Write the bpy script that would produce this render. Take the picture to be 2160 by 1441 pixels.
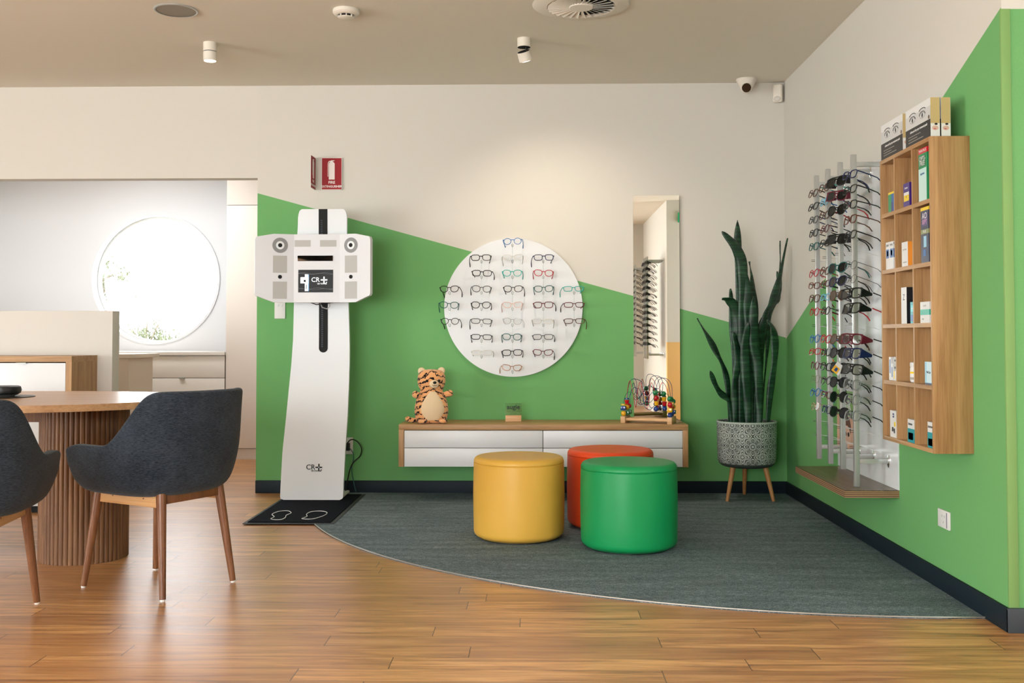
import bpy, bmesh, math, random
from mathutils import Vector, Matrix, Euler
random.seed(11)
for _o in list(bpy.data.objects): bpy.data.objects.remove(_o)
C = bpy.context.scene.collection
SC = bpy.context.scene
PI = math.pi
# ------------------------------------------------------------------ camera
cam_d = bpy.data.cameras.new('camera'); cam = bpy.data.objects.new('camera', cam_d); C.objects.link(cam)
cam_d.sensor_width = 36.0; cam_d.lens = 2202.7/2160*36.0
cam_d.shift_y = -(720.5-644.6)/2160
cam_d.clip_start = 0.02
cam.location = (0, -6.876, 1.025)
cam.rotation_euler = (PI/2+0.0301, 0.001, 0.0208)
SC.camera = cam
# ------------------------------------------------------------------ world, daylight, exposure
SC.view_settings.view_transform = 'Standard'; SC.view_settings.look = 'None'
SC.view_settings.gamma = 1.0; SC.view_settings.use_curve_mapping = False
SC.view_settings.exposure = 0.50
SC.cycles.use_denoising = True
SC.cycles.max_bounces = 10; SC.cycles.diffuse_bounces = 3; SC.cycles.glossy_bounces = 4
SC.cycles.transparent_max_bounces = 24; SC.cycles.transmission_bounces = 4
SC.cycles.sample_clamp_indirect = 4.0
SC.cycles.caustics_reflective = False; SC.cycles.caustics_refractive = False
W_ = bpy.data.worlds.new('world'); SC.world = W_; W_.use_nodes = True
bg = W_.node_tree.nodes['Background']; bg.inputs[0].default_value = (0.95, 0.97, 1.0, 1); bg.inputs[1].default_value = 6.0

def area(name, loc, rot, sx, sy, power, col, portal=False, shape='RECTANGLE', spread=PI):
    d = bpy.data.lights.new(name, 'AREA'); d.shape = shape; d.size = sx; d.size_y = sy
    d.energy = power; d.color = col; d.spread = spread
    if portal: d.cycles.is_portal = True
    o = bpy.data.objects.new(name, d); C.objects.link(o); o.location = loc; o.rotation_euler = rot
    return o
# daylight coming in through the glazing (left wall, rear wall, side bay, round window), plus one added fill lamp
area('daylight_left', (-7.85, -6.3, 1.15), (0, -PI/2, 0), 1.9, 3.6, 165, (0.88, 0.99, 1.0))
area('daylight_rear', (-2.1, -8.5, 1.2), (PI/2, 0, 0), 3.3, 1.7, 112, (0.93, 0.98, 1.0))
area('daylight_round', (-3.41, 2.52, 1.55), (PI/2, 0, PI), 1.12, 1.12, 1, (1, 1, 1), portal=True)
area('side_room_fill_light', (-3.4, 1.1, 2.66), (0, 0, 0), 1.6, 0.5, 20, (0.97, 0.98, 1.0))  # added lamp without a fitting, out of view, brightens the second room

def spot(name, loc, target, power, col, ang=100, blend=0.8, r=0.02):
    d = bpy.data.lights.new(name, 'SPOT'); d.energy = power; d.color = col
    d.spot_size = math.radians(ang); d.spot_blend = blend; d.shadow_soft_size = r
    o = bpy.data.objects.new(name, d); C.objects.link(o); o.location = loc
    o.rotation_euler = (Vector(target)-Vector(loc)).to_track_quat('-Z', 'Y').to_euler()
    return o

# ------------------------------------------------------------------ materials
MATS = {}
def srgb(r, g, b):
    f = lambda c: (c/255/12.92) if c/255 <= 0.04045 else ((c/255+0.055)/1.055)**2.4
    return (f(r), f(g), f(b), 1)
def mat(name, col, rough=0.5, metal=0.0, spec=0.5, bump=0, bscale=200, coat=0, emit=None, es=0, var=0, trans=0, alpha=1):
    if name in MATS: return MATS[name]
    m = bpy.data.materials.new(name); m.use_nodes = True; nt = m.node_tree; b = nt.nodes['Principled BSDF']
    b.inputs['Base Color'].default_value = col; b.inputs['Roughness'].default_value = rough
    b.inputs['Metallic'].default_value = metal; b.inputs['Specular IOR Level'].default_value = spec
    b.inputs['Coat Weight'].default_value = coat; b.inputs['Alpha'].default_value = alpha
    b.inputs['Transmission Weight'].default_value = trans
    if emit: b.inputs['Emission Color'].default_value = emit; b.inputs['Emission Strength'].default_value = es
    if bump or var:
        tc = nt.nodes.new('ShaderNodeTexCoord'); n = nt.nodes.new('ShaderNodeTexNoise')
        n.inputs['Scale'].default_value = bscale; n.inputs['Detail'].default_value = 4
        nt.links.new(tc.outputs['Object'], n.inputs['Vector'])
        if bump:
            bp = nt.nodes.new('ShaderNodeBump'); bp.inputs['Strength'].default_value = bump; bp.inputs['Distance'].default_value = 0.002
            nt.links.new(n.outputs['Fac'], bp.inputs['Height']); nt.links.new(bp.outputs['Normal'], b.inputs['Normal'])
        if var:
            mx = nt.nodes.new('ShaderNodeMix'); mx.data_type = 'RGBA'
            mx.inputs[6].default_value = tuple(c*(1-var) for c in col[:3])+(1,); mx.inputs[7].default_value = tuple(min(1, c*(1+var)) for c in col[:3])+(1,)
            nt.links.new(n.outputs['Fac'], mx.inputs[0]); nt.links.new(mx.outputs[2], b.inputs['Base Color'])
    MATS[name] = m; return m
class NT:
    def __init__(s, m): s.t = m.node_tree; s.b = s.t.nodes['Principled BSDF']
    def n(s, typ, **kw):
        x = s.t.nodes.new(typ)
        for k, v in kw.items():
            if isinstance(k, str) and hasattr(x, k): setattr(x, k, v)
        return x
    def l(s, a, b): s.t.links.new(a, b)
    def math(s, op, a, b=None, c=None):
        x = s.t.nodes.new('ShaderNodeMath'); x.operation = op
        for i, v in enumerate((a, b, c)):
            if v is None: continue
            if isinstance(v, (int, float)): x.inputs[i].default_value = v
            else: s.l(v, x.inputs[i])
        return x.outputs[0]
    def mix(s, f, a, b, blend='MIX'):
        x = s.t.nodes.new('ShaderNodeMix'); x.data_type = 'RGBA'; x.blend_type = blend
        for i, v in ((0, f), (6, a), (7, b)):
            if isinstance(v, (int, float, tuple)): x.inputs[i].default_value = v
            else: s.l(v, x.inputs[i])
        return x.outputs[2]
    def pos(s, kind='Object'):
        return s.t.nodes.new('ShaderNodeTexCoord').outputs[kind]
    def sep(s, v):
        x = s.t.nodes.new('ShaderNodeSeparateXYZ'); s.l(v, x.inputs[0]); return x.outputs
    def mapping(s, v, scale=(1, 1, 1), loc=(0, 0, 0), rot=(0, 0, 0)):
        x = s.t.nodes.new('ShaderNodeMapping'); x.inputs['Scale'].default_value = scale; x.inputs['Location'].default_value = loc
        x.inputs['Rotation'].default_value = rot; s.l(v, x.inputs[0]); return x.outputs[0]
    def noise(s, v, scale, detail=4, rough=0.5, dist=0):
        x = s.t.nodes.new('ShaderNodeTexNoise'); s.l(v, x.inputs['Vector']); x.inputs['Scale'].default_value = scale
        x.inputs['Detail'].default_value = detail; x.inputs['Roughness'].default_value = rough; x.inputs['Distortion'].default_value = dist
        return x.outputs['Fac']
    def bump(s, h, st, dist=0.002):
        x = s.t.nodes.new('ShaderNodeBump'); x.inputs['Strength'].default_value = st; x.inputs['Distance'].default_value = dist
        s.l(h, x.inputs['Height']); s.l(x.outputs['Normal'], s.b.inputs['Normal'])
    def ramp(s, f, stops):
        x = s.t.nodes.new('ShaderNodeValToRGB'); s.l(f, x.inputs[0]); cr = x.color_ramp
        while len(cr.elements) < len(stops): cr.elements.new(0.5)
        for e, (p, c) in zip(cr.elements, stops): e.position = p; e.color = c
        return x.outputs['Color']

def newmat(name, rough=0.5, spec=0.5):
    m = bpy.data.materials.new(name); m.use_nodes = True; MATS[name] = m
    b = m.node_tree.nodes['Principled BSDF']; b.inputs['Roughness'].default_value = rough; b.inputs['Specular IOR Level'].default_value = spec
    return m, NT(m)
WHITE_WALL = srgb(214, 209, 199); GREEN = srgb(112, 172, 106)
def wall_mat(name, slope_axis, a, b, flat=None):
    """cream paint above a slanting edge, green felt covering below it"""
    m, t = newmat(name, 0.85, 0.25)
    p = t.n('ShaderNodeNewGeometry').outputs['Position']; s = t.sep(p)
    if flat is not None: line = flat
    else: line = t.math('MULTIPLY_ADD', s[slope_axis], b, a)
    f = t.math('LESS_THAN', s[2], line)
    nv = t.noise(p, 260, 3, 0.7); weave = t.noise(t.mapping(p, (90, 90, 700)), 1, 2); weave2 = t.noise(t.mapping(p, (700, 700, 90)), 1, 2)
    wv = t.math('ADD', t.math('MULTIPLY', weave, 0.5), t.math('MULTIPLY', weave2, 0.5))
    fac = t.math('ADD', t.math('MULTIPLY', nv, 0.5), t.math('MULTIPLY', wv, 0.5))
    g = t.mix(fac, tuple(c*0.80 for c in GREEN[:3])+(1,), tuple(c*1.18 for c in GREEN[:3])+(1,))
    w = t.mix(t.noise(p, 3, 3), tuple(c*0.98 for c in WHITE_WALL[:3])+(1,), WHITE_WALL)
    t.l(t.mix(f, w, g), t.b.inputs['Base Color'])
    t.bump(t.math('MULTIPLY', fac, f), 0.12, 0.001)
    return m
M_back = wall_mat('back wall paint and green felt', 0, 1.475, -0.2765)
M_right = wall_mat('right wall paint and green felt', 1, 1.008, -0.3695)
M_end = wall_mat('return wall paint and green felt', 0, 0, 0, flat=2.18)
M_cream = mat('cream wall paint', WHITE_WALL, 0.85, spec=0.25, bump=0.03)
M_ceil = mat('ceiling paint', srgb(226, 219, 204), 0.9, spec=0.2, bump=0.03)
M_white = mat('white satin laminate', srgb(222, 224, 226), 0.38)
M_whitecab = mat('white cabinet laminate', srgb(232, 226, 218), 0.42)
M_trim = mat('white painted window reveal', srgb(238, 238, 240), 0.5)
M_skirt = mat('dark navy vinyl skirting', srgb(15, 29, 38), 0.6, spec=0.3, bump=0.02)
M_orange = mat('apricot wall paint', srgb(236, 190, 120), 0.8)
M_black = mat('black plastic', srgb(20, 20, 22), 0.4)
M_dark = mat('matte black', srgb(9, 10, 11), 0.8)
M_gap = mat('shadow gap black', srgb(14, 14, 14), 0.9)
M_metal = mat('satin aluminium', srgb(200, 200, 194), 0.35, metal=0.85)
M_alu = mat('white anodised rod', srgb(182, 184, 180), 0.3, metal=0.45)
M_chrome = mat('polished chrome', srgb(225, 225, 225), 0.08, metal=1)
M_mirror = mat('silvered mirror', (0.93, 0.95, 0.94, 1), 0.01, metal=1)
M_paper = mat('white card', srgb(226, 224, 220), 0.6)
M_ink = mat('black ink', srgb(22, 24, 26), 0.6)
M_wh = mat('white print', srgb(235, 235, 235), 0.6)
def wood(name, c0, c1, c2, axis=0, scale=1.0, rough=0.45, ring=14.0):
    m, t = newmat(name, rough, 0.4)
    p = t.pos()
    sc = [ring*scale]*3; sc[axis] = ring*scale*0.06
    v = t.mapping(p, tuple(sc)); a = t.noise(v, 1.6, 5, 0.6, 0.6)
    sc2 = [150*scale]*3; sc2[axis] = 5*scale
    g = t.noise(t.mapping(p, tuple(sc2)), 1.0, 3, 0.6)
    f = t.math('ADD', t.math('MULTIPLY', a, 0.65), t.math('MULTIPLY', g, 0.35))
    t.l(t.ramp(f, [(0.34, c0), (0.5, c1), (0.68, c2)]), t.b.inputs['Base Color'])
    t.bump(g, 0.08, 0.001)
    return m
OAK = (srgb(146, 106, 66), srgb(176, 136, 92), srgb(196, 156, 110))
M_oak_x = wood('oak laminate, grain along x', *OAK, axis=0)
M_oak_y = wood('oak laminate, grain along y', *OAK, axis=1)
M_oak_z = wood('oak laminate, upright grain', *OAK, axis=2)
M_walnut_z = wood('dark oak slats', srgb(84, 54, 34), srgb(114, 78, 50), srgb(142, 102, 68), axis=2, rough=0.5)
M_tabletop = wood('warm oak table top', srgb(164, 118, 78), srgb(192, 146, 102), srgb(210, 166, 122), axis=0, rough=0.3)
M_leg = wood('stained beech leg', srgb(92, 56, 34), srgb(120, 76, 48), srgb(144, 98, 64), axis=2, rough=0.35)
M_rail = wood('pale beech rail', srgb(186, 134, 84), srgb(208, 160, 108), srgb(222, 178, 128), axis=1, rough=0.4)
M_ledge = wood('brown woodgrain ledge top', srgb(76, 58, 42), srgb(104, 82, 60), srgb(128, 104, 78), axis=1, rough=0.3, ring=30)
M_ply = None
def ply():
    m, t = newmat('striped plywood edge', 0.5)
    z = t.sep(t.n('ShaderNodeNewGeometry').outputs['Position'])[2]
    fr = t.math('FRACT', t.math('MULTIPLY', z, 120.0))
    t.l(t.mix(t.math('GREATER_THAN', fr, 0.5), srgb(86, 56, 38), srgb(176, 140, 104)), t.b.inputs['Base Color'])
    return m
M_ply = ply()
def floor_mat():
    m, t = newmat('oak vinyl planks', 0.3, 0.5)
    p = t.pos(); s = t.sep(p)
    yy = t.math('ADD', t.math('MULTIPLY', s[1], -1.0), -2.682+0.118*40)
    row = t.math('FLOOR', t.math('DIVIDE', yy, 0.118))
    wn = t.n('ShaderNodeTexWhiteNoise'); wn.noise_dimensions = '1D'; t.l(row, wn.inputs['W'])
    xo = t.math('ADD', s[0], t.math('MULTIPLY', wn.outputs['Value'], 1.3))
    col = t.math('FLOOR', t.math('DIVIDE', xo, 1.12))
    fx = t.math('FRACT', t.math('DIVIDE', xo, 1.12)); fy = t.math('FRACT', t.math('DIVIDE', yy, 0.118))
    idn = t.n('ShaderNodeTexWhiteNoise'); idn.noise_dimensions = '2D'
    cb = t.n('ShaderNodeCombineXYZ'); t.l(row, cb.inputs[0]); t.l(col, cb.inputs[1]); t.l(cb.outputs[0], idn.inputs['Vector'])
    rid = idn.outputs['Value']
    off = t.n('ShaderNodeCombineXYZ'); t.l(t.math('MULTIPLY', rid, 37.0), off.inputs[0]); t.l(t.math('MULTIPLY', rid, 11.0), off.inputs[1])
    va = t.n('ShaderNodeVectorMath'); va.operation = 'ADD'; t.l(p, va.inputs[0]); t.l(off.outputs[0], va.inputs[1])
    a = t.noise(t.mapping(va.outputs[0], (1.3, 17, 1)), 1.5, 6, 0.62, 0.8)
    g = t.noise(t.mapping(va.outputs[0], (6, 120, 1)), 1.0, 4, 0.6)
    kn = t.noise(t.mapping(va.outputs[0], (2.2, 9, 1)), 1.6, 3, 0.5, 1.6)
    f = t.math('ADD', t.math('MULTIPLY', a, 0.78), t.math('MULTIPLY', g, 0.22))
    c = t.ramp(f, [(0.33, srgb(118, 78, 44)), (0.47, srgb(192, 134, 78)), (0.60, srgb(228, 172, 108)), (0.76, srgb(242, 198, 140))])
    c = t.mix(t.math('MULTIPLY', t.math('MINIMUM', t.math('MAXIMUM', t.math('MULTIPLY', t.math('SUBTRACT', kn, 0.60), 6.0), 0.0), 1.0), 0.30), c, srgb(96, 60, 36))
    c = t.mix(t.math('MULTIPLY', rid, 0.62), c, srgb(158, 104, 58))
    e = 0.010
    sx = t.math('LESS_THAN', fx, 0.0030); sy = t.math('LESS_THAN', fy, 0.028)
    seam = t.math('MAXIMUM', sx, t.math('MULTIPLY', sy, 0.55))
    c = t.mix(t.math('MULTIPLY', seam, 0.85), c, srgb(58, 34, 20))
    t.l(c, t.b.inputs['Base Color'])
    t.l(t.math('MULTIPLY_ADD', a, 0.12, 0.30), t.b.inputs['Roughness']); t.b.inputs['Specular IOR Level'].default_value = 0.9; t.b.inputs['Coat Weight'].default_value = 0.25; t.b.inputs['Coat Roughness'].default_value = 0.36
    t.bump(t.math('SUBTRACT', t.math('MULTIPLY', g, 0.12), seam), 0.06, 0.001)
    return m
M_floor = floor_mat()
def carpet_mat():
    m, t = newmat('flecked grey carpet pile', 0.95, 0.1)
    p = t.pos()
    a = t.noise(p, 420, 2, 0.8); b = t.noise(t.mapping(p, (35, 420, 1)), 1, 3, 0.7); c = t.noise(t.mapping(p, (3, 16, 1)), 1, 2)
    f = t.math('ADD', t.math('ADD', t.math('MULTIPLY', a, 0.5), t.math('MULTIPLY', b, 0.4)), t.math('MULTIPLY', c, 0.1))
    t.l(t.ramp(f, [(0.40, srgb(46, 58, 64)), (0.52, srgb(110, 126, 132)), (0.64, srgb(194, 208, 214))]), t.b.inputs['Base Color'])
    t.bump(a, 0.5, 0.003)
    return m
M_carpet = carpet_mat()
def fabric(name, c0, c1):
    m, t = newmat(name, 0.95, 0.15)
    p = t.pos(); a = t.noise(t.mapping(p, (60, 60, 420)), 1.2, 3, 0.7, 0.4); b = t.noise(p, 9, 3)
    f = t.math('ADD', t.math('MULTIPLY', a, 0.75), t.math('MULTIPLY', b, 0.25))
    t.l(t.ramp(f, [(0.36, c0), (0.64, c1)]), t.b.inputs['Base Color']); t.bump(a, 0.35, 0.002)
    t.b.inputs['Sheen Weight'].default_value = 0.12; t.b.inputs['Sheen Roughness'].default_value = 0.5
    return m
M_fab = fabric('charcoal brushed wool', srgb(20, 24, 30), srgb(58, 66, 76))
def vinyl(name, c):
    return mat(name, c, 0.42, spec=0.45, bump=0.06, bscale=420)
M_yel = vinyl('mustard yellow vinyl', srgb(226, 176, 72)); M_grn = vinyl('emerald green vinyl', srgb(14, 152, 84)); M_red = vinyl('orange red vinyl', srgb(226, 72, 22))
def clear(name, col, refl=0.08, rough=0.03):
    m = bpy.data.materials.new(name); m.use_nodes = True; nt = m.node_tree
    nt.nodes.remove(nt.nodes['Principled BSDF']); out = nt.nodes['Material Output']
    tr = nt.nodes.new('ShaderNodeBsdfTransparent'); tr.inputs[0].default_value = col
    gl = nt.nodes.new('ShaderNodeBsdfGlossy'); gl.inputs['Roughness'].default_value = rough
    mx = nt.nodes.new('ShaderNodeMixShader'); mx.inputs[0].default_value = refl
    nt.links.new(tr.outputs[0], mx.inputs[1]); nt.links.new(gl.outputs[0], mx.inputs[2]); nt.links.new(mx.outputs[0], out.inputs[0])
    MATS[name] = m; return m
M_lens = clear('clear demo lens', (0.985, 0.99, 0.99, 1), 0.035)
M_lensgrey = clear('pale green tinted lens', (0.70, 0.74, 0.66, 1), 0.10)
M_acryl = clear('clear acrylic', (0.93, 0.95, 0.94, 1), 0.05, 0.15)
M_glass = clear('window glass', (0.97, 0.98, 0.98, 1), 0.05)
M_lensdark = mat('dark sunglass lens', srgb(7, 12, 14), 0.08, spec=0.35)
M_lensbrown = mat('brown sunglass lens', srgb(58, 42, 28), 0.08, spec=0.6)

# ------------------------------------------------------------------ mesh builder
class MB:
    def __init__(s): s.bm = bmesh.new(); s.mats = []
    def mi(s, m):
        if m not in s.mats: s.mats.append(m)
        return s.mats.index(m)
    def _fin(s, n0, m):
        s.bm.faces.ensure_lookup_table(); i = s.mi(m)
        for f in s.bm.faces[n0:]: f.material_index = i
    def box(s, lo, hi, m, bev=0, seg=2, mtx=None):
        n0 = len(s.bm.faces); lo = Vector(lo); hi = Vector(hi)
        tmp = bmesh.new(); bmesh.ops.create_cube(tmp, size=1)
        for v in tmp.verts: v.co = Vector((lo[i]+(v.co[i]+.5)*(hi[i]-lo[i]) for i in range(3)))
        if bev: bmesh.ops.bevel(tmp, geom=list(tmp.edges), offset=bev, segments=seg, profile=0.5, affect='EDGES')
        s._merge(tmp, mtx); s._fin(n0, m); return s
    def _merge(s, tmp, mtx=None):
        if mtx: bmesh.ops.transform(tmp, matrix=mtx, verts=tmp.verts)
        me = bpy.data.meshes.new('t'); tmp.to_mesh(me); tmp.free(); s.bm.from_mesh(me); bpy.data.meshes.remove(me)
    def cyl(s, p0, p1, r0, r1, m, seg=24, cap=True):
        n0 = len(s.bm.faces); p0 = Vector(p0); p1 = Vector(p1); q = (p1-p0).to_track_quat('Z', 'Y'); L = (p1-p0).length
        tmp = bmesh.new(); bmesh.ops.create_cone(tmp, cap_ends=cap, segments=seg, radius1=r0, radius2=r1, depth=L)
        s._merge(tmp, Matrix.Translation((p0+p1)/2) @ q.to_matrix().to_4x4()); s._fin(n0, m); return s
    def tube(s, pts, r, m, seg=8, closed=False, flat=1.0):
        n0 = len(s.bm.faces); pts = [Vector(p) for p in pts]; n = len(pts)
        rr = r if isinstance(r, (list, tuple)) else [r]*n
        rings = []; prev = None
        for i, p in enumerate(pts):
            a = pts[(i-1) % n] if (closed or i > 0) else p; b = pts[(i+1) % n] if (closed or i < n-1) else p
            d = (b-a).normalized()
            if prev is None:
                up = Vector((0, 0, 1)) if abs(d.z) < 0.9 else Vector((0, 1, 0)); x = d.cross(up).normalized()
            else:
                x = (prev-d*prev.dot(d)).normalized()
            prev = x; y = d.cross(x)
            rings.append([s.bm.verts.new(p+(x*math.cos(2*PI*k/seg)*flat+y*math.sin(2*PI*k/seg))*rr[i]) for k in range(seg)])
        for i in range(n if closed else n-1):
            a = rings[i]; b = rings[(i+1) % n]
            for k in range(seg): s.bm.faces.new((a[k], a[(k+1) % seg], b[(k+1) % seg], b[k]))
        if not closed: s.bm.faces.new(rings[0][::-1]); s.bm.faces.new(rings[-1])
        s._fin(n0, m); return s
    def lathe(s, prof, m, c=(0, 0, 0), seg=48, sx=1, sy=1, a0=0, a1=2*PI, cap=True, rot=None):
        n0 = len(s.bm.faces); full = abs(a1-a0-2*PI) < 1e-6; N = seg if full else seg+1; rings = []
        for (r, z) in prof:
            ring = []
            for k in range(N):
                a = a0+(a1-a0)*k/seg; v = Vector((r*math.cos(a)*sx, r*math.sin(a)*sy, z))
                if rot: v = rot @ v
                ring.append(s.bm.verts.new(v+Vector(c)))
            rings.append(ring)
        for i in range(len(rings)-1):
            for k in range(seg):
                k2 = (k+1) % N if full else k+1
                try: s.bm.faces.new((rings[i][k], rings[i][k2], rings[i+1][k2], rings[i+1][k]))
                except ValueError: pass
        if cap and full:
            if prof[0][0] > 1e-6: s.bm.faces.new(rings[0][::-1])
            if prof[-1][0] > 1e-6: s.bm.faces.new(rings[-1])
        s._fin(n0, m); return s
    def ball(s, c, r, m, seg=20, rot=None):
        r = r if isinstance(r, (tuple, list)) else (r, r, r); n0 = len(s.bm.faces)
        tmp = bmesh.new(); bmesh.ops.create_uvsphere(tmp, u_segments=seg, v_segments=max(8, seg*2//3), radius=1)
        mt = Matrix.Translation(c) @ (rot.to_4x4() if rot else Matrix.Identity(4)) @ Matrix.Diagonal((*r, 1))
        s._merge(tmp, mt); s._fin(n0, m); return s
    def prism(s, poly, o, u, v, depth, m):
        """extrude polygon poly (2-D) lying at origin o in axes u, v along u x v by depth"""
        n0 = len(s.bm.faces); o = Vector(o); u = Vector(u); v = Vector(v); w = u.cross(v)*depth
        a = [s.bm.verts.new(o+u*p[0]+v*p[1]) for p in poly]
        if depth == 0: s.bm.faces.new(a)
        else:
            b = [s.bm.verts.new(x.co+w) for x in a]; n = len(a)
            s.bm.faces.new(a[::-1]); s.bm.faces.new(b)
            for i in range(n): s.bm.faces.new((a[i], a[(i+1) % n], b[(i+1) % n], b[i]))
        s._fin(n0, m); return s
    def text(s, txt, size, o, u, v, m, align='CENTER', depth=0.0003, bold=0.0, sx=1.0):
        n0 = len(s.bm.faces)
        cu = bpy.data.curves.new('t', 'FONT'); cu.body = txt; cu.size = size; cu.align_x = align; cu.align_y = 'CENTER'
        cu.extrude = depth; cu.offset = bold; cu.resolution_u = 3
        ob = bpy.data.objects.new('t', cu); C.objects.link(ob); bpy.context.view_layer.update()
        me = bpy.data.meshes.new_from_object(ob.evaluated_get(bpy.context.evaluated_depsgraph_get()))
        u = Vector(u).normalized(); v = Vector(v).normalized(); w = u.cross(v)
        mt = Matrix(((u.x*sx, v.x, w.x, o[0]), (u.y*sx, v.y, w.y, o[1]), (u.z*sx, v.z, w.z, o[2]), (0, 0, 0, 1)))
        me.transform(mt); s.bm.from_mesh(me); bpy.data.objects.remove(ob); bpy.data.curves.remove(cu); bpy.data.meshes.remove(me)
        s._fin(n0, m); return s
    def build(s, name, parent=None, loc=(0, 0, 0), rot=(0, 0, 0), label=None, smooth=35, kind=None):
        me = bpy.data.meshes.new(name); bmesh.ops.recalc_face_normals(s.bm, faces=s.bm.faces[:]) ; s.bm.to_mesh(me); s.bm.free()
        for m in s.mats: me.materials.append(m)
        if smooth:
            me.shade_smooth(); me.set_sharp_from_angle(angle=math.radians(smooth))
        o = bpy.data.objects.new(name, me); C.objects.link(o); o.location = loc; o.rotation_euler = rot
        if parent: o.parent = parent
        if label: o['label'] = label
        if kind: o['kind'] = kind
        return o
def thing(name, label, cat, loc=(0, 0, 0), rot=(0, 0, 0), group=None):
    o = bpy.data.objects.new(name, None); C.objects.link(o); o.location = loc; o.rotation_euler = rot; o.empty_display_size = 0.05
    return tag(o, label, cat, group)
def tag(o, label, cat, group=None):
    o['label'] = label; o['category'] = cat
    if group: o['group'] = group
    return o
def copy_tree(o, parent=None):
    c = o.copy(); C.objects.link(c)
    if parent: c.parent = parent
    for ch in o.children: copy_tree(ch, c)
    return c
def struct(name, mb, **k): return mb.build(name, kind='structure', **k)
def circle(n, r, c=(0, 0), a0=0): return [(c[0]+r*math.cos(a0+2*PI*i/n), c[1]+r*math.sin(a0+2*PI*i/n)) for i in range(n)]
X, Y, Z = Vector((1, 0, 0)), Vector((0, 1, 0)), Vector((0, 0, 1))

# ================================================================== ROOM SHELL
XR = 1.65; H = 2.7; YE = -3.19
struct('floor', MB().box((-8.2, -8.8, -0.1), (3.4, 2.7, 0), M_floor), smooth=0)
struct('ceiling', MB().box((-8.2, -8.8, H), (3.4, 2.7, H+0.1), M_ceil), smooth=0)
w = MB().box((-1.833, 0, 0), (XR+0.12, 0.10, H), M_back)
struct('wall_back', w, smooth=0)
struct('wall_header', MB().box((-5.0, 0.0005, 2.083), (-1.833, 0.10, H), M_cream).box((-8.1, 0.0005, 0), (-5.0, 0.10, H), M_cream), smooth=0)
struct('wall_right', MB().box((XR, YE+0.002, 0), (XR+0.12, 0, H), M_right), smooth=0)
struct('wall_return', MB().box((XR+0.001, YE, 0), (3.2, YE+0.10, H), M_end), smooth=0)
# side bay with a window on the right, behind the return wall
w = MB().box((3.1, -5.97, 0), (3.2, YE, 0.25), M_cream).box((3.1, -5.97, 2.5), (3.2, YE, H), M_cream).box((3.1, -4.9, 0.25), (3.2, YE, 2.5), M_cream).box((3.1, -5.97, 0.25), (3.2, -5.8, 2.5), M_cream)
struct('wall_bay', w, smooth=0)
w = MB().box((1.63, -6.07, 0.96), (3.2, -5.97, H), M_cream).box((1.63, -6.07, 0), (3.2, -5.97, 0.96), M_orange)
struct('wall_pier', w, smooth=0)
struct('wall_rear_right', MB().box((1.63, -8.67, 0), (1.75, -6.07, H), M_cream), smooth=0)
w = MB().box((-8.1, -8.77, 0), (1.75, -8.67, 0.3), M_cream).box((-8.1, -8.77, 2.15), (1.75, -8.67, H), M_cream).box((-0.8, -8.77, 0.3), (1.75, -8.67, 2.15), M_cream).box((-8.1, -8.77, 0.3), (-4.2, -8.67, 2.15), M_cream)
struct('wall_rear', w, smooth=0)
w = MB().box((-8.1, -8.67, 0), (-8.0, 0.1, 0.12), M_cream).box((-8.1, -8.67, 2.2), (-8.0, 0.1, H), M_cream).box((-8.1, -4.4, 0.12), (-8.0, 0.1, 2.2), M_cream).box((-8.1, -8.67, 0.12), (-8.0, -8.2, 2.2), M_cream)
struct('wall_side_room', MB().box((-5.1, 0.1, 0), (-5.0, 2.45, H), M_cream), smooth=0)
struct('wall_left', w, smooth=0)
# glazing with mullions
def glazing(name, lo, hi, n, axis):
    mb = MB(); g = 0.05
    lo = Vector(lo); hi = Vector(hi); th = hi[1-axis]-lo[1-axis]
    for i in range(n+1):
        c = lo[axis]+(hi[axis]-lo[axis])*i/n; a = lo.copy(); b = hi.copy(); a[axis] = max(lo[axis], c-g/2); b[axis] = min(hi[axis], c+g/2)
        mb.box(a, b, M_trim)
    a = lo.copy(); b = hi.copy(); b.z = lo.z+g; mb.box(a, b, M_trim); a = lo.copy(); b = hi.copy(); a.z = hi.z-g; mb.box(a, b, M_trim)
    fr = struct(name, mb, smooth=0)
    q = MB(); a = lo.copy(); b = hi.copy(); mid = (lo[1-axis]+hi[1-axis])/2; a[1-axis] = mid-0.003; b[1-axis] = mid+0.003
    q.box(a, b, M_glass).build('window_pane', parent=fr, smooth=0)
glazing('window_2', (-8.08, -8.2, 0.12), (-8.02, -4.4, 2.2), 4, 1)
glazing('window_3', (-4.2, -8.75, 0.3), (-0.8, -8.69, 2.15), 3, 0)
glazing('window_4', (3.12, -5.8, 0.25), (3.18, -4.9, 2.5), 1, 1)
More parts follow.
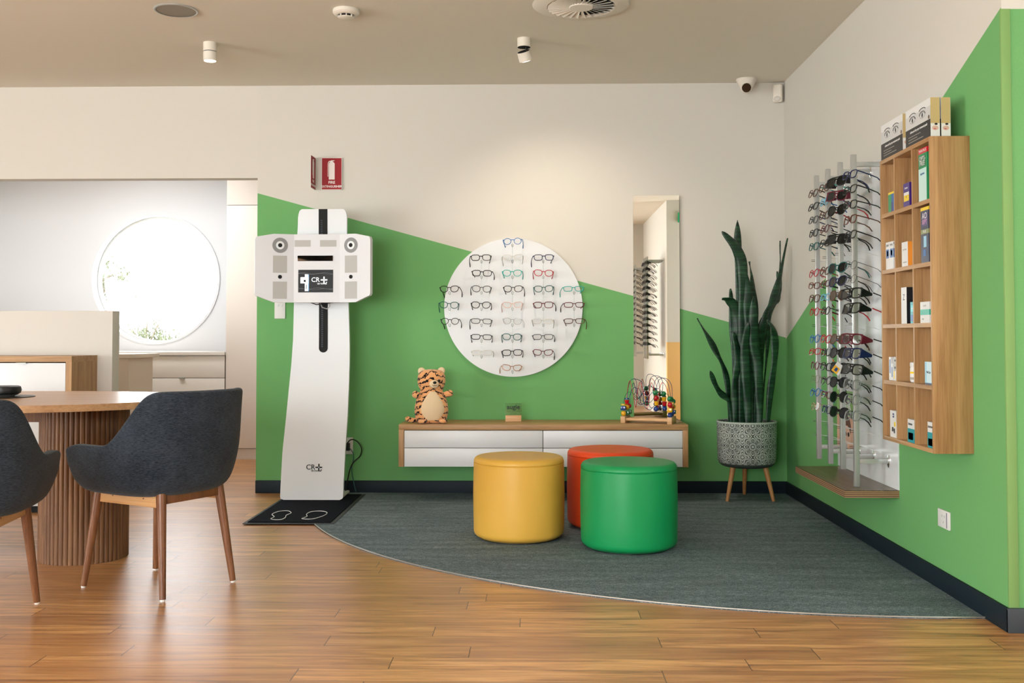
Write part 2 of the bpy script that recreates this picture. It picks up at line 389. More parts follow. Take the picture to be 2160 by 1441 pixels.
# wall with the round window (second room)
WC = Vector((-3.409, 1.551)); WR = 0.572; YW = 2.45
def holed_wall(y0, y1, x0, x1, z0, z1, c, r, m):
    mb = MB(); n0 = 0; N = 96; bm = mb.bm
    def edge(a):
        dx, dz = math.cos(a), math.sin(a); t = 1e9
        if dx > 1e-9: t = min(t, (x1-c[0])/dx)
        if dx < -1e-9: t = min(t, (x0-c[0])/dx)
        if dz > 1e-9: t = min(t, (z1-c[1])/dz)
        if dz < -1e-9: t = min(t, (z0-c[1])/dz)
        return (c[0]+dx*t, c[1]+dz*t)
    angs = sorted([2*PI*i/N for i in range(N)]+[math.atan2(zz-c[1], xx-c[0]) % (2*PI) for xx in (x0, x1) for zz in (z0, z1)])
    rows = []
    for a in angs:
        e = edge(a); i = (c[0]+r*math.cos(a), c[1]+r*math.sin(a))
        rows.append([bm.verts.new((e[0], y0, e[1])), bm.verts.new((i[0], y0, i[1])), bm.verts.new((i[0], y1, i[1])), bm.verts.new((e[0], y1, e[1]))])
    n = len(rows)
    for i in range(n):
        a, b = rows[i], rows[(i+1) % n]
        for k in range(4): bm.faces.new((a[k], b[k], b[(k+1) % 4], a[(k+1) % 4]))
    mb._fin(0, m); return mb
struct('wall_far', holed_wall(YW, YW+0.22, -5.1, -1.6, 0, H, WC, WR, M_trim), smooth=30)
struct('wall_far_side', MB().box((-1.75, 0.1, 0), (-1.65, 2.45, H), M_cream), smooth=0)
mb = MB(); cc = (WC.x, 0, WC.y); R90 = Matrix.Rotation(PI/2, 3, 'X')
mb.lathe([(WR+0.018, 0), (WR+0.018, 0.012), (WR-0.002, 0.012), (WR-0.002, 0)], M_trim, c=(WC.x, YW, WC.y), seg=96, rot=R90, cap=False)
mb.lathe([(WR, -0.14), (WR, -0.11), (WR-0.018, -0.11), (WR-0.018, -0.14)], M_metal, c=(WC.x, YW, WC.y), seg=96, rot=R90, cap=False)
win = struct('window_1', mb)
MB().cyl((WC.x, YW+0.125, WC.y), (WC.x, YW+0.131, WC.y), WR-0.01, WR-0.01, M_glass, seg=96).build('window_pane', parent=win)
# skirting
mb = MB().box((-1.833, -0.014, 0), (XR, 0, 0.083), M_skirt, bev=0.003); struct('baseboard_back', mb)
mb = MB().box((XR-0.014, YE-0.014, 0), (XR, -0.014, 0.083), M_skirt, bev=0.003); struct('baseboard_right', mb)
struct('baseboard_return', MB().box((XR-0.014, YE-0.016, 0), (3.1, YE-0.001, 0.085), mat('grey vinyl skirting', srgb(58, 66, 74), 0.4), bev=0.003))
struct('trim_1', MB().box((XR-0.004, YE-0.004, 0.085), (XR+0.03, YE+0.006, 2.18), mat('pale green corner bead', srgb(126, 166, 96), 0.7), bev=0.0015))
# ground outside
mb = MB().box((-9, 2.7, -0.25), (3, 12, -0.2), mat('pale gravel', srgb(200, 196, 186), 0.9, bump=0.3, bscale=30)); struct('ground', mb, smooth=0)

# ================================================================== CARPET AND MAT
cx, cy, R = 1.52, -0.10, 2.92
a_end = math.atan2(-math.sqrt(R*R-(XR-0.014-cx)**2), XR-0.014-cx)
arc = []
a_s = PI+math.asin((-0.014-cy)/R*-1) if False else PI-math.asin((-0.014-cy)/R)
aa = a_s; ab = 2*PI+a_end
for i in range(97):
    a = aa+(ab-aa)*i/96; arc.append((cx+R*math.cos(a), cy+R*math.sin(a)))
poly = arc+[(XR-0.014, -0.014)]
mb = MB().prism(poly, (0, 0, 0.0), X, Y, 0.006, M_carpet)
tag(mb.build('corner_carpet', smooth=0), 'dark grey flecked carpet with a curved edge filling the corner', 'carpet')
tag(MB().tube([(p[0], p[1], 0.006) for p in arc], 0.0028, M_metal, seg=8).build('edge_strip'), 'thin metal edging strip between curved carpet and wood planks', 'edging strip')
t = thing('floor_mat', 'black rubber-backed mat with two outlined footprints in front of the eye-test tower', 'mat', (-1.335, -0.64, 0.006))
PTS = [(-0.255, -0.54), (0.245, -0.535), (0.245, 0.53), (-0.255, 0.53)]
MB().prism(PTS, (0, 0, 0), X, Y, 0.003, mat('mat rubber border', srgb(40, 44, 46), 0.6)).build('rubber_border', parent=t, smooth=0)
MB().box((-0.235, -0.51, 0.003), (0.222, 0.51, 0.007), mat('mat pile', srgb(12, 17, 26), 0.95, bump=0.5, bscale=500, spec=0.1)).build('mat_pile', parent=t, smooth=0)
for base in ([(-.161, -.268), (-.146, -.172), (-.100, -.150), (-.063, -.219), (-.072, -.300), (-.060, -.370), (-.066, -.435), (-.100, -.445), (-.131, -.415), (-.128, -.35)], [(.041, -.410), (.055, -.34), (.036, -.265), (.042, -.185), (.090, -.155), (.140, -.20), (.146, -.294), (.120, -.387), (.092, -.425)]):
    pts = [(p[0]+0.0, p[1]*1.0, 0.008) for p in base]
    # smooth the outline
    sm = []
    n = len(pts)
    for i in range(n):
        for k in range(4):
            f = k/4; p0, p1, p2, p3 = [Vector(pts[(i+j) % n]) for j in (-1, 0, 1, 2)]
            sm.append(0.5*((2*p1)+(p2-p0)*f+(2*p0-5*p1+4*p2-p3)*f*f+(3*p1-p0-3*p2+p3)*f**3))
    MB().tube(sm, 0.0022, M_wh, seg=6, closed=True).build('footprint_outline', parent=t)

# ================================================================== ROUND WINDOW SURROUNDINGS (second room)
t = thing('window_counter', 'white drawer counter below the round window', 'cabinet', (0, 0, 0))
MB().box((-4.98, 1.83, 0.872), (-2.592, 2.449, 0.904), M_whitecab, bev=0.002).build('worktop', parent=t)
MB().box((-4.98, 1.87, 0.09), (-2.592, 2.44, 0.872), M_gap).build('carcass', parent=t, smooth=0)
for x0, x1, hd in ((-4.95, -4.25, 1), (-4.245, -3.315, 1), (-3.31, -2.595, 1)):
    for z0, z1 in ((0.684, 0.868), (0.40, 0.68), (0.10, 0.396)):
        d = MB().box((x0, 1.85, z0), (x1, 1.87, z1), M_whitecab, bev=0.0015).build('drawer', parent=t)
        xm = (x0+x1)/2
        MB().box((xm-0.022, 1.832, z1-0.004), (xm+0.022, 1.87, z1+0.001), M_alu).build('handle', parent=d, smooth=0)
MB().box((-4.98, 1.92, 0), (-2.592, 2.0, 0.09), M_whitecab).build('plinth', parent=t, smooth=0)
t = thing('tall_cabinet', 'full-height cream cabinet beside the round window', 'cabinet')
MB().box((-2.588, 1.87, 0.09), (-1.76, 2.44, 2.69), M_gap).build('carcass', parent=t, smooth=0)
M_tall = mat('warm white cabinet door', srgb(232, 222, 212), 0.45)
for x0, x1 in ((-2.586, -2.176), (-2.172, -1.762)):
    MB().box((x0, 1.85, 0.095), (x1, 1.872, 2.136), M_tall, bev=0.0015).build('door', parent=t)
    MB().box((x0, 1.85, 2.140), (x1, 1.872, 2.69), M_tall, bev=0.0015).build('top_door', parent=t)
MB().box((-2.586, 1.885, 0), (-1.762, 1.95, 0.09), M_tall).build('plinth', parent=t, smooth=0)
t = thing('desk_return', 'cream desk end standing behind the low partition', 'desk')
MB().box((-4.6, 0.70, 0.872), (-2.93, 1.25, 0.902), mat('cream desk top', srgb(226, 214, 196), 0.4), bev=0.002).build('desk_top', parent=t)
MB().box((-4.55, 0.72, 0), (-2.965, 1.2, 0.872), mat('cream desk panel', srgb(222, 208, 190), 0.5)).build('desk_panel', parent=t, smooth=0)
t = MB().box((-4.98, -0.45, 0), (-2.612, -0.34, 1.19), mat('beige partition paint', srgb(214, 208, 200), 0.6), bev=0.002)
tag(t.build('low_partition'), 'low beige partition standing behind the oak drawer cabinet', 'partition')
t = thing('drawer_cabinet', 'oak-framed cabinet with white drawer fronts against the low partition', 'cabinet')
x1 = -2.705; x0 = -4.9; zt = 0.915
MB().box((x0, -0.81, zt-0.034), (x1, -0.451, zt), M_oak_x).build('top_board', parent=t, smooth=0)
MB().box((x1-0.034, -0.81, 0.0), (x1, -0.451, zt-0.034), M_oak_z).build('side_board', parent=t, smooth=0)
MB().box((x0, -0.785, 0.0), (x1-0.034, -0.452, zt-0.034), M_gap).build('carcass', parent=t, smooth=0)
xx = x1-0.038
while xx > x0+0.3:
    for z0, z1 in ((0.56, zt-0.040), (0.30, 0.556), (0.04, 0.296)):
        d = MB().box((xx-0.50, -0.805, z0), (xx, -0.785, z1), M_white, bev=0.0015).build('drawer', parent=t)
        xm = xx-0.255
        MB().box((xm-0.03, -0.826, z1-0.003), (xm+0.03, -0.79, z1+0.002), M_alu).build('handle', parent=d, smooth=0)
    xx -= 0.505
# garden foliage seen through the round window
def foliage(name, label, c, rad, n, seed):
    rnd = random.Random(seed); t = thing(name, label, 'tree', (c[0], c[1], -0.2))
    mb = MB(); h = c[2]+0.2
    mb.tube([(0, 0, 0), (0.05, 0, h*0.5), (0, 0, h)], [0.05, 0.035, 0.015], mat('tree bark', srgb(120, 108, 90), 0.9, bump=0.3, bscale=40))
    for i in range(9):
        a = rnd.uniform(0, 2*PI); z = h*rnd.uniform(0.45, 0.95); e = Vector((math.cos(a)*rad[0]*0.7, math.sin(a)*rad[1]*0.7, rnd.uniform(0.1, 0.4)))
        mb.tube([(0, 0, z), tuple(Vector((0, 0, z))+e*0.5+Vector((0, 0, 0.05))), tuple(Vector((0, 0, z))+e)], [0.018, 0.01, 0.004], MATS['tree bark'], seg=6)
    mb.build('trunk', parent=t)
    lf = MB(); m = mat('plain grey green leaf', srgb(112, 120, 92), 0.6, var=0.2, bscale=3)  # the leaf's own grey green, varied by noise
    cl = [Vector((rnd.gauss(0, .5)*rad[0], rnd.uniform(-1, 1)*rad[1], h+rnd.gauss(0, .5)*rad[2])) for _ in range(26)]
    for i in range(n):
        p = rnd.choice(cl)+Vector((rnd.gauss(0, .05), rnd.gauss(0, .06), rnd.gauss(0, .05)))
        q = Euler((rnd.uniform(0, 6), rnd.uniform(0, 6), rnd.uniform(0, 6))).to_matrix(); L = rnd.uniform(.018, .036); wd = L*0.35
        vs = [lf.bm.verts.new(p+q @ Vector(v)) for v in ((-L, 0, 0), (-L*.2, -wd, .006), (L, 0, 0), (-L*.2, wd, .006))]
        lf.bm.faces.new(vs)
    lf._fin(0, m); lf.build('foliage', parent=t, smooth=0)
foliage('garden_tree', 'pale leafy tree at the left edge of the round window', (-4.83, 4.6, 1.80), (0.20, 0.3, 0.60), 1300, 3)
foliage('garden_shrub', 'pale leafy shrub along the bottom of the round window', (-4.22, 4.4, 1.0), (0.24, 0.2, 0.11), 520, 5)
foliage('garden_shrub', 'small pale shrub at the lower right of the round window', (-3.74, 4.4, 0.95), (0.07, 0.15, 0.09), 100, 8)
#@@PART2
# ================================================================== TABLE, CHAIRS
t = thing('dining_table', 'oval oak table with a fluted pedestal at the left edge', 'table', (-2.5, -1.98, 0))
se = lambda a, b, n, k=128: [(a*math.copysign(abs(math.cos(2*PI*i/k))**(2/n), math.cos(2*PI*i/k)), b*math.copysign(abs(math.sin(2*PI*i/k))**(2/n), math.sin(2*PI*i/k))) for i in range(k)]
mb = MB(); po = se(0.86, 0.62, 2.25)
mb.prism(po, (0, 0, 0.710), X, Y, 0.030, M_tabletop); mb.build('tabletop', parent=t, smooth=20)
def fluted(cx, cy, r, ext=0.0):
    pts = []; n = 54
    for i in range(n*8):
        a = 2*PI*i/(n*8); rr = r-0.006*(1-abs(math.sin(a*n/2))**0.5)
        pts.append((cx+rr*math.cos(a), cy+rr*math.sin(a)))
    return pts
for px in (-2.095, -2.90):
    mb = MB(); mb.prism(fluted(px+2.5-0.01, -2.005+1.98, 0.198), (0, 0, 0), X, Y, 0.71, M_walnut_z); mb.build('fluted_pedestal', parent=t, smooth=30)
MB().box((-0.32, -0.06, 0.63), (0.22, 0.02, 0.708), M_walnut_z).build('cross_beam', parent=t, smooth=0)
tag(MB().lathe([(0.0, 0), (0.15, 0), (0.152, 0.002), (0.15, 0.004), (0, 0.004)], M_black, seg=64).build('placemat', loc=(-2.545, -1.93, 0.740)), 'thin round black disc lying on the oval table', 'placemat')
t = thing('conference_speaker', 'small black puck-shaped device on the round black disc', 'speakerphone', (-2.535, -1.93, 0.744))
MB().lathe([(0.0, 0.010), (0.066, 0.010), (0.078, 0.016), (0.082, 0.030), (0.078, 0.046), (0.07, 0.050), (0, 0.050)], M_black, seg=64).build('body', parent=t)
MB().lathe([(0, 0), (0.05, 0), (0.055, 0.004), (0.07, 0.0105), (0, 0.0105)], M_metal, seg=48).build('metal_foot', parent=t)

def shell_mesh():
    bm = bmesh.new(); N = 29
    def sm(x): x = max(0, min(1, x)); return x*x*(3-2*x)
    rows = []
    for r, (sh, lift) in enumerate([(0.30, 0), (0.72, 0), (0.90, 0.012), (0.975, 0.055), (1.0, 0.33), (1.0, 0.66), (1.0, 0.93), (1.0, 1.0)]):
        row = []
        for i in range(N):
            tt = -1+2*i/(N-1); u = abs(tt); sg = 1 if tt >= 0 else -1
            top = 0.597+0.218*(1-sm((u-0.33)/0.20)); bot = 0.412
            if u > 0.84: k = (u-0.84)/0.16; top -= 0.030*k*k; bot += 0.030*k*k
            if u <= 0.5:
                ph = u*PI; x = 0.255*math.sin(ph)**0.75; y = -0.03-0.225*max(0, math.cos(ph))**0.75
            else:
                k = (u-0.5)/0.5; x = 0.255-0.025*k*k; y = -0.03+0.285*k
            if r <= 2: z = bot-0.004+lift
            elif r == 3: z = bot+0.055
            else: z = bot+0.055+(top-bot-0.055)*lift
            hz = max(0, z-0.45)/0.35
            f = sh if r < 3 else sh+0.055*(z-0.45)/0.15 if z < 0.6 else 1.03
            if r >= 3: f = min(f, 1.05)
            xx = x*f; yy = -0.02+(y+0.02)*f if r >= 3 else 0.02+(y-0.02)*(sh+(1-sh)*0.95*sm((u-0.45)/0.35))
            if u < 0.52: w = math.cos(min(1, u/0.52)*PI/2); yy -= 0.055*hz*w; xx *= (1-0.06*hz*w)
            row.append(bm.verts.new((sg*xx, yy, z)))
        rows.append(row)
    for a, b in zip(rows, rows[1:]):
        for i in range(N-1): bm.faces.new((a[i], a[i+1], b[i+1], b[i]))
    # underside strip closing the shell below the seat
    a = rows[0]; m = N//2
    for i in range(m):
        j = N-1-i
        if j-1 > i+1: bm.faces.new((a[i], a[j], a[j-1], a[i+1]))
        elif j-1 == i+1: bm.faces.new((a[i], a[j], a[i+1]))
    bmesh.ops.recalc_face_normals(bm, faces=bm.faces)
    me = bpy.data.meshes.new('upholstered_shell'); bm.to_mesh(me); bm.free(); me.materials.append(M_fab); me.shade_smooth()
    return me
def make_chair(label, loc, rz):
    t = thing('armchair', label, 'chair', loc, (0, 0, rz))
    o = bpy.data.objects.new('upholstered_shell', shell_mesh()); C.objects.link(o); o.parent = t
    so = o.modifiers.new('s', 'SOLIDIFY'); so.thickness = 0.040; so.offset = 0
    su = o.modifiers.new('u', 'SUBSURF'); su.levels = 2; su.render_levels = 2
    cb = MB(); pl = se(0.20, 0.235, 3.0, 64)
    rings = []
    for (s, z) in ((0.9, 0.43), (1.0, 0.445), (1.0, 0.47), (0.94, 0.485), (0.7, 0.492), (0.3, 0.494)):
        rings.append([cb.bm.verts.new((p[0]*s, 0.03+p[1]*s, z)) for p in pl])
    for a, b in zip(rings, rings[1:]):
        for i in range(64): cb.bm.faces.new((a[i], a[(i+1) % 64], b[(i+1) % 64], b[i]))
    cb.bm.faces.new(rings[-1]); cb.bm.faces.new(rings[0][::-1]); cb._fin(0, M_fab); cb.build('seat_cushion', parent=t, smooth=60)
    fr = MB()
    for sx in (-1, 1): fr.box((sx*0.150-0.011, -0.185, 0.352), (sx*0.150+0.011, 0.185, 0.404), M_rail, bev=0.002)
    fr.box((-0.14, 0.172, 0.366), (0.14, 0.194, 0.404), M_leg, bev=0.002); fr.box((-0.14, -0.194, 0.366), (0.14, -0.172, 0.404), M_leg, bev=0.002)
    for sx in (-1, 1):
        for yy in (-0.09, 0.09): fr.cyl((sx*0.155, yy, 0.384), (sx*0.1625, yy, 0.384), 0.0035, 0.0035, M_leg, seg=10)
    fr.build('seat_frame', parent=t)
    for sx in (-1, 1):
        for sy in (-1, 1):
            lg = MB().cyl((sx*0.186, sy*0.232, 0.008), (sx*0.152, sy*0.180, 0.408), 0.0125, 0.0205, M_leg, seg=20).build('leg', parent=t)
            MB().cyl((sx*0.1865, sy*0.2325, 0), (sx*0.186, sy*0.232, 0.009), 0.009, 0.010, M_paper, seg=16).build('glide', parent=lg)
    return t
make_chair('charcoal upholstered armchair with wooden legs, whole chair beside the oval table', (-1.554, -2.549, 0), math.radians(61.2))
make_chair('dark upholstered armchair cut off by the left edge of the photo', (-2.065, -3.12, 0), math.radians(8))

# ================================================================== EYE-TEST TOWER
t = thing('eye_test_tower', 'tall white digital measuring tower with a screen head and black centre slot', 'machine', (-1.385, -0.30, 0.0125))
prof = [(0.0, -0.075, -0.196, 0.198), (0.10, -0.066, -0.194, 0.199), (0.3, -0.040, -0.190, 0.204), (0.5, -0.012, -0.176, 0.212), (0.68, 0.008, -0.164, 0.216), (0.85, 0.018, -0.150, 0.219), (1.0, 0.020, -0.141, 0.218), (1.24, 0.012, -0.135, 0.211), (1.5, -0.004, -0.121, 0.207), (1.70, -0.016, -0.107, 0.205), (1.78, -0.020, -0.104, 0.205), (1.812, -0.0215, -0.095, 0.196), (1.822, -0.022, -0.080, 0.181)]
def board_at(z):
    for a, b in zip(prof, prof[1:]):
        if a[0] <= z <= b[0]:
            f = (z-a[0])/(b[0]-a[0]); return tuple(a[i]+(b[i]-a[i])*f for i in range(4))
    return prof[-1]
mb = MB(); F = []; B = []
zs = [0.0, 0.008, 0.022]+[0.03+i*(1.77-0.03)/40 for i in range(41)]+[1.79, 1.805, 1.814, 1.8195, 1.822]
for z in zs:
    _, y, a, b = board_at(z)
    if z < 0.022: c = 0.022-math.sqrt(max(0, 0.022**2-(0.022-z)**2)); a += c; b -= c
    F.append((mb.bm.verts.new((a, y, z)), mb.bm.verts.new((b, y, z)))); B.append((mb.bm.verts.new((a, y+0.028, z)), mb.bm.verts.new((b, y+0.028, z))))
for i in range(len(zs)-1):
    f0, f1, b0, b1 = F[i], F[i+1], B[i], B[i+1]
    for q in ((f0[0], f0[1], f1[1], f1[0]), (b0[1], b0[0], b1[0], b1[1]), (f0[0], f1[0], b1[0], b0[0]), (f0[1], b0[1], b1[1], f1[1])): mb.bm.faces.new(q)
mb.bm.faces.new((F[0][0], B[0][0], B[0][1], F[0][1])); mb.bm.faces.new((F[-1][0], F[-1][1], B[-1][1], B[-1][0]))
mb._fin(0, M_white)
board = mb.build('board', parent=t, smooth=40)
mb = MB(); sl = []
for i in range(53):
    z = 0.915+0.028*(1-math.cos(PI/2*i/12)) if i < 12 else 0.943+(1.822-0.943)*(i-12)/40; y = board_at(z)[1]-0.0015; hw = 0.028
    if z < 0.915+0.028: hw = math.sqrt(max(1e-5, 0.028**2-(0.028-(z-0.915))**2))
    xm = 0.052+0.003*(z-0.9); sl.append((mb.bm.verts.new((xm-hw, y, z)), mb.bm.verts.new((xm+hw, y, z))))
for a, b in zip(sl, sl[1:]): mb.bm.faces.new((a[0], a[1], b[1], b[0]))
mb._fin(0, M_dark)
slot = mb.build('centre_slot', parent=board, smooth=0)
mb = MB()
for i in range(60):
    z = 0.95+i*0.0135; y = board_at(z)[1]-0.004; mb.box((0.040, y, z), (0.050, y+0.003, z+0.007), mat('blue black rubber belt', srgb(24, 38, 52), 0.5))
mb.build('toothed_belt', parent=slot, smooth=0)
mb = MB().box((-0.20, -0.055, 0), (0.185, 0.24, 0.016), M_white, bev=0.006); mb.build('base_plate', parent=t)
mb = MB().box((-0.02, 0.03, 0.016), (0.10, 0.16, 1.5), M_white, bev=0.01); mb.build('rear_column', parent=t)
yb = board_at(0.17)[1]-0.0006
_sl = (board_at(0.2)[1]-board_at(0.1)[1])/0.1; vv = Vector((0, _sl, 1))
mb = MB(); mb.text('CR', 0.044, (-0.010, board_at(0.200)[1]-0.002, 0.200), X, vv, M_ink, bold=0.0003)
def plusmark(mb, o, s, u, v, m):
    o = Vector(o)
    for du, dv in ((-1, 0), (1, 0), (0, 1), (0, -1)):
        mb.prism([(-s*0.10, -s*0.10), (s*0.34, -s*0.10), (s*0.34, s*0.10), (-s*0.10, s*0.10)], o+u*du*s*0.17+v*dv*s*0.17, Vector(u)*du+Vector(v)*dv, (Vector(v)*du-Vector(u)*dv), 0, m)
    mb.prism([(s*0.32, -s*0.45), (s*0.46, -s*0.45), (s*0.46, -s*0.31), (s*0.32, -s*0.31)], o, u, v, 0, m)
plusmark(mb, (0.042, board_at(0.200)[1]-0.002, 0.200), 0.042, X, vv, M_ink)
mb.text('CR TOWER', 0.0125, (0.026, board_at(0.178)[1]-0.002, 0.178), X, vv, M_ink, bold=0.0003)
mb.build('printed_logo', parent=board, smooth=0)
# head
hd = MB(); zc = 1.437; z0, z1 = zc-0.210, zc+0.212
M_face = mat('white glossy fascia', srgb(216, 216, 219), 0.45)
yc = -0.155  # front of the centre panel
PL = [(-0.098, yc), (0.187, yc)]; ANG = 0.34; WL = 0.235; WRr = 0.212
wl = Vector((-math.cos(ANG), -math.sin(ANG))); wr = Vector((math.cos(ANG), -math.sin(ANG)))
def headpt(side, d):  # d metres along the wing from the fold
    b = Vector(PL[0]) if side < 0 else Vector(PL[1]); return b+(wl if side < 0 else wr)*d
hd.box((PL[0][0], yc, z0), (PL[1][0], yc+0.06, z1), M_face)
for side, L in ((-1, WL), (1, WRr)):
    u = wl if side < 0 else wr; u3 = Vector((u.x, u.y, 0)); n3 = Vector((-u.y, u.x, 0))*(-1 if side < 0 else 1)
    o = PL[0] if side < 0 else PL[1]
    pl = [(0, 0), (L*0.52, 0), (L-0.006, 0.040), (L, 0.052), (L, 0.385), (L-0.008, 0.402), (L*0.52, 0.422), (0, 0.422)]
    hd.prism(pl, (o[0], o[1], z0), u3, Z, -0.03*side*-1 if False else (0.03 if side < 0 else -0.03), M_face)
head = hd.build('sensor_head', parent=t, smooth=0)
M_led = mat('frosted grey light panel', srgb(176, 174, 168), 0.5)
def onhead(side, d0, d1, za, zb, name, m, **k):
    q = MB()
    if side == 0: q.box((d0, yc-0.001, za), (d1, yc+0.002, zb), m)
    else:
        u = wl if side < 0 else wr; b = headpt(side, 0); u3 = Vector((u.x, u.y, 0)); nrm = Vector((u.y, -u.x, 0)) if side > 0 else Vector((-u.y, u.x, 0))
        if nrm.y > 0: nrm = -nrm
        o = Vector((b.x, b.y, za))+nrm*0.0012
        q.prism([(d0, 0), (d1, 0), (d1, zb-za), (d0, zb-za)], o, u3, Z, 0.002 if side < 0 else -0.002, m)
    return q.build(name, parent=head, smooth=0, **k)
onhead(0, -0.094, 0.006, zc+0.135, zc+0.176, 'light_panel', M_led); onhead(0, 0.064, 0.166, zc+0.135, zc+0.176, 'light_panel', M_led)
q = MB(); q.box((-0.074, yc-0.0015, zc+0.046), (0.144, yc+0.002, zc+0.080), M_dark)
q.box((-0.109, -0.001, -0.015), (0.109, 0.001, 0.015), mat('tinted sensor glass', srgb(150, 140, 130), 0.03, metal=1), mtx=Matrix.Translation((0.035, yc-0.004, zc+0.063)) @ Matrix.Rotation(0.22, 4, 'X')); q.build('mirror_slot', parent=head, smooth=0)
for side, dd in ((-1, 0.042), (1, 0.036)):
    onhead(side, dd, dd+0.085, zc-0.028, zc+0.078, 'light_panel', M_led); onhead(side, dd, dd+0.085, zc-0.188, zc-0.082, 'light_panel', M_led)
    for zz, r, nm in ((zc+0.142, 0.047, 'camera_ring'), (zc-0.053, 0.012, 'sensor')):
        u = wl if side < 0 else wr; b = headpt(side, dd+0.042); nrm = Vector((u.y, -u.x, 0)) if side > 0 else Vector((-u.y, u.x, 0))
        if nrm.y > 0: nrm = -nrm
        p = Vector((b.x, b.y, zz)); q = MB()
        if r > 0.03:
            q.cyl(p, p+nrm*0.0015, r, r, mat('mid grey ring', srgb(132, 132, 132), 0.5), seg=48); q.cyl(p, p+nrm*0.003, r*0.54, r*0.54, M_white, seg=40); q.cyl(p, p+nrm*0.0045, r*0.27, r*0.27, M_dark, seg=32)
        else: q.cyl(p, p+nrm*0.002, r, r, M_dark, seg=32)
        q.build(nm, parent=head)
sx0, sx1, sz0, sz1 = -0.070, 0.146, zc-0.148, zc-0.008
q = MB(); M_scr = mat('dark screen', srgb(18, 19, 21), 0.45, emit=srgb(34, 36, 38), es=0.1, spec=0.25)
q.box((sx0, yc-0.002, sz0), (sx1, yc+0.002, sz1), M_scr)
M_scw = mat('lit screen white', srgb(230, 235, 235), 0.3, emit=(0.8, 0.85, 0.85, 1), es=0.5); M_scg = mat('lit screen grey', srgb(120, 124, 128), 0.3, emit=(0.2, 0.21, 0.22, 1), es=0.4)
M_scb = mat('lit screen blue', srgb(90, 150, 200), 0.3, emit=(0.1, 0.28, 0.5, 1), es=0.5)
ys = yc-0.0024
q.text('CR', 0.040, (0.037, ys, zc-0.071), X, Z, M_scw, bold=0.0002); plusmark(q, (0.090, ys, zc-0.071), 0.040, X, Z, M_scw)
q.text('CR TOWER', 0.0115, (0.078, ys, zc-0.095), X, Z, M_scw, bold=0.0002)
q.box((-0.029, ys, zc-0.140), (-0.009, ys+0.001, zc-0.036), M_scw); q.box((-0.009, ys, zc-0.140), (-0.004, ys+0.001, zc-0.036), M_scb); q.box((-0.056, ys-0.0005, zc-0.092), (-0.006, ys+0.001, zc-0.054), M_scw)
q.box((-0.036, ys-0.001, zc-0.084), (-0.023, ys, zc-0.070), M_dark); q.box((-0.0215, ys-0.0008, zc-0.128), (-0.0175, ys, zc-0.100), M_dark)
for zz, ph in ((zc-0.030, 0.3), (zc-0.034, 1.2), (zc-0.124, 2.2), (zc-0.129, 0.4)):
    q.tube([(sx0+0.002+(sx1-sx0-0.004)*i/30, ys+0.0002, zz+0.0035*math.sin(ph+i*0.33)) for i in range(31)], 0.0005, M_scg, seg=4)
q.build('screen', parent=head, smooth=0)
q = MB()
q.tube([(-0.02, -0.10, 1.235), (0.03, -0.095, 1.215), (0.09, -0.10, 1.222), (0.15, -0.10, 1.232)], 0.003, M_black)
q.tube([(0.04, -0.05, 1.24), (0.055, -0.04, 1.20), (0.085, -0.04, 1.19), (0.105, -0.045, 1.205), (0.10, -0.05, 1.24)], 0.003, mat('grey cable', srgb(170, 166, 160), 0.5)); q.build('head_cable', parent=t)
def cable(name, label, pts, r, m):
    P = [Vector(p) for p in pts]; sm = []
    for i in range(len(P)-1):
        p0 = P[max(0, i-1)]; p1 = P[i]; p2 = P[i+1]; p3 = P[min(len(P)-1, i+2)]
        for k in range(8):
            f = k/8; sm.append(0.5*((2*p1)+(p2-p0)*f+(2*p0-5*p1+4*p2-p3)*f*f+(3*p1-p0-3*p2+p3)*f**3))
    sm.append(P[-1]); return tag(MB().tube(sm, r, m, seg=8).build(name), label, 'cable')
cable('power_cable', 'black cable looping out beside the foot of the white tower', [(-1.24, -0.03, 0.30), (-1.20, -0.05, 0.353), (-1.155, -0.06, 0.345), (-1.125, -0.06, 0.30), (-1.135, -0.05, 0.25), (-1.175, -0.06, 0.21), (-1.20, -0.06, 0.16), (-1.22, -0.08, 0.05), (-1.22, -0.1, 0.02)], 0.004, M_black)
cable('network_cable', 'thin dark teal cable dropping behind the foot of the white tower', [(-1.23, -0.02, 0.305), (-1.195, -0.035, 0.285), (-1.18, -0.04, 0.24), (-1.19, -0.05, 0.16), (-1.175, -0.05, 0.07), (-1.16, -0.06, 0.02)], 0.0028, mat('dark teal cable', srgb(30, 84, 84), 0.5))
t = thing('wall_socket', 'white double socket on the green wall behind the tower foot', 'socket', (-1.225, 0, 0.31))
MB().box((-0.035, -0.009, -0.055), (0.035, 0, 0.055), M_paper, bev=0.003).build('plate', parent=t); MB().box((-0.02, -0.026, -0.03), (0.018, -0.009, 0.02), M_black, bev=0.004).build('plug', parent=t)
def switch(name, label, cat, loc, rz, w=0.072, h=0.115, rock=1):
    t = thing(name, label, cat, loc, (0, 0, rz)); MB().box((-w/2, -0.008, -h/2), (w/2, 0, h/2), M_paper, bev=0.003).build('plate', parent=t)
    if rock == 1:
        for x in (-0.012, 0.012): MB().box((x-0.006, -0.011, h*0.20), (x+0.006, -0.008, h*0.32), M_white, bev=0.001).build('rocker', parent=t)
    else:
        MB().box((w*0.30, -0.0105, -h*0.42), (w*0.325, -0.008, h*0.42), mat('grey slit', srgb(120, 110, 130), 0.5)).build('divider', parent=t, smooth=0)
        q = MB()
        for x, z, a in ((-0.012, 0.012, 0.5), (0.012, 0.012, -0.5), (0, -0.012, 0)): q.box((x-0.001, -0.0086, z-0.004), (x+0.001, -0.0078, z+0.004), MATS['grey slit'])
        q.build('socket_pins', parent=t, smooth=0)
    return t
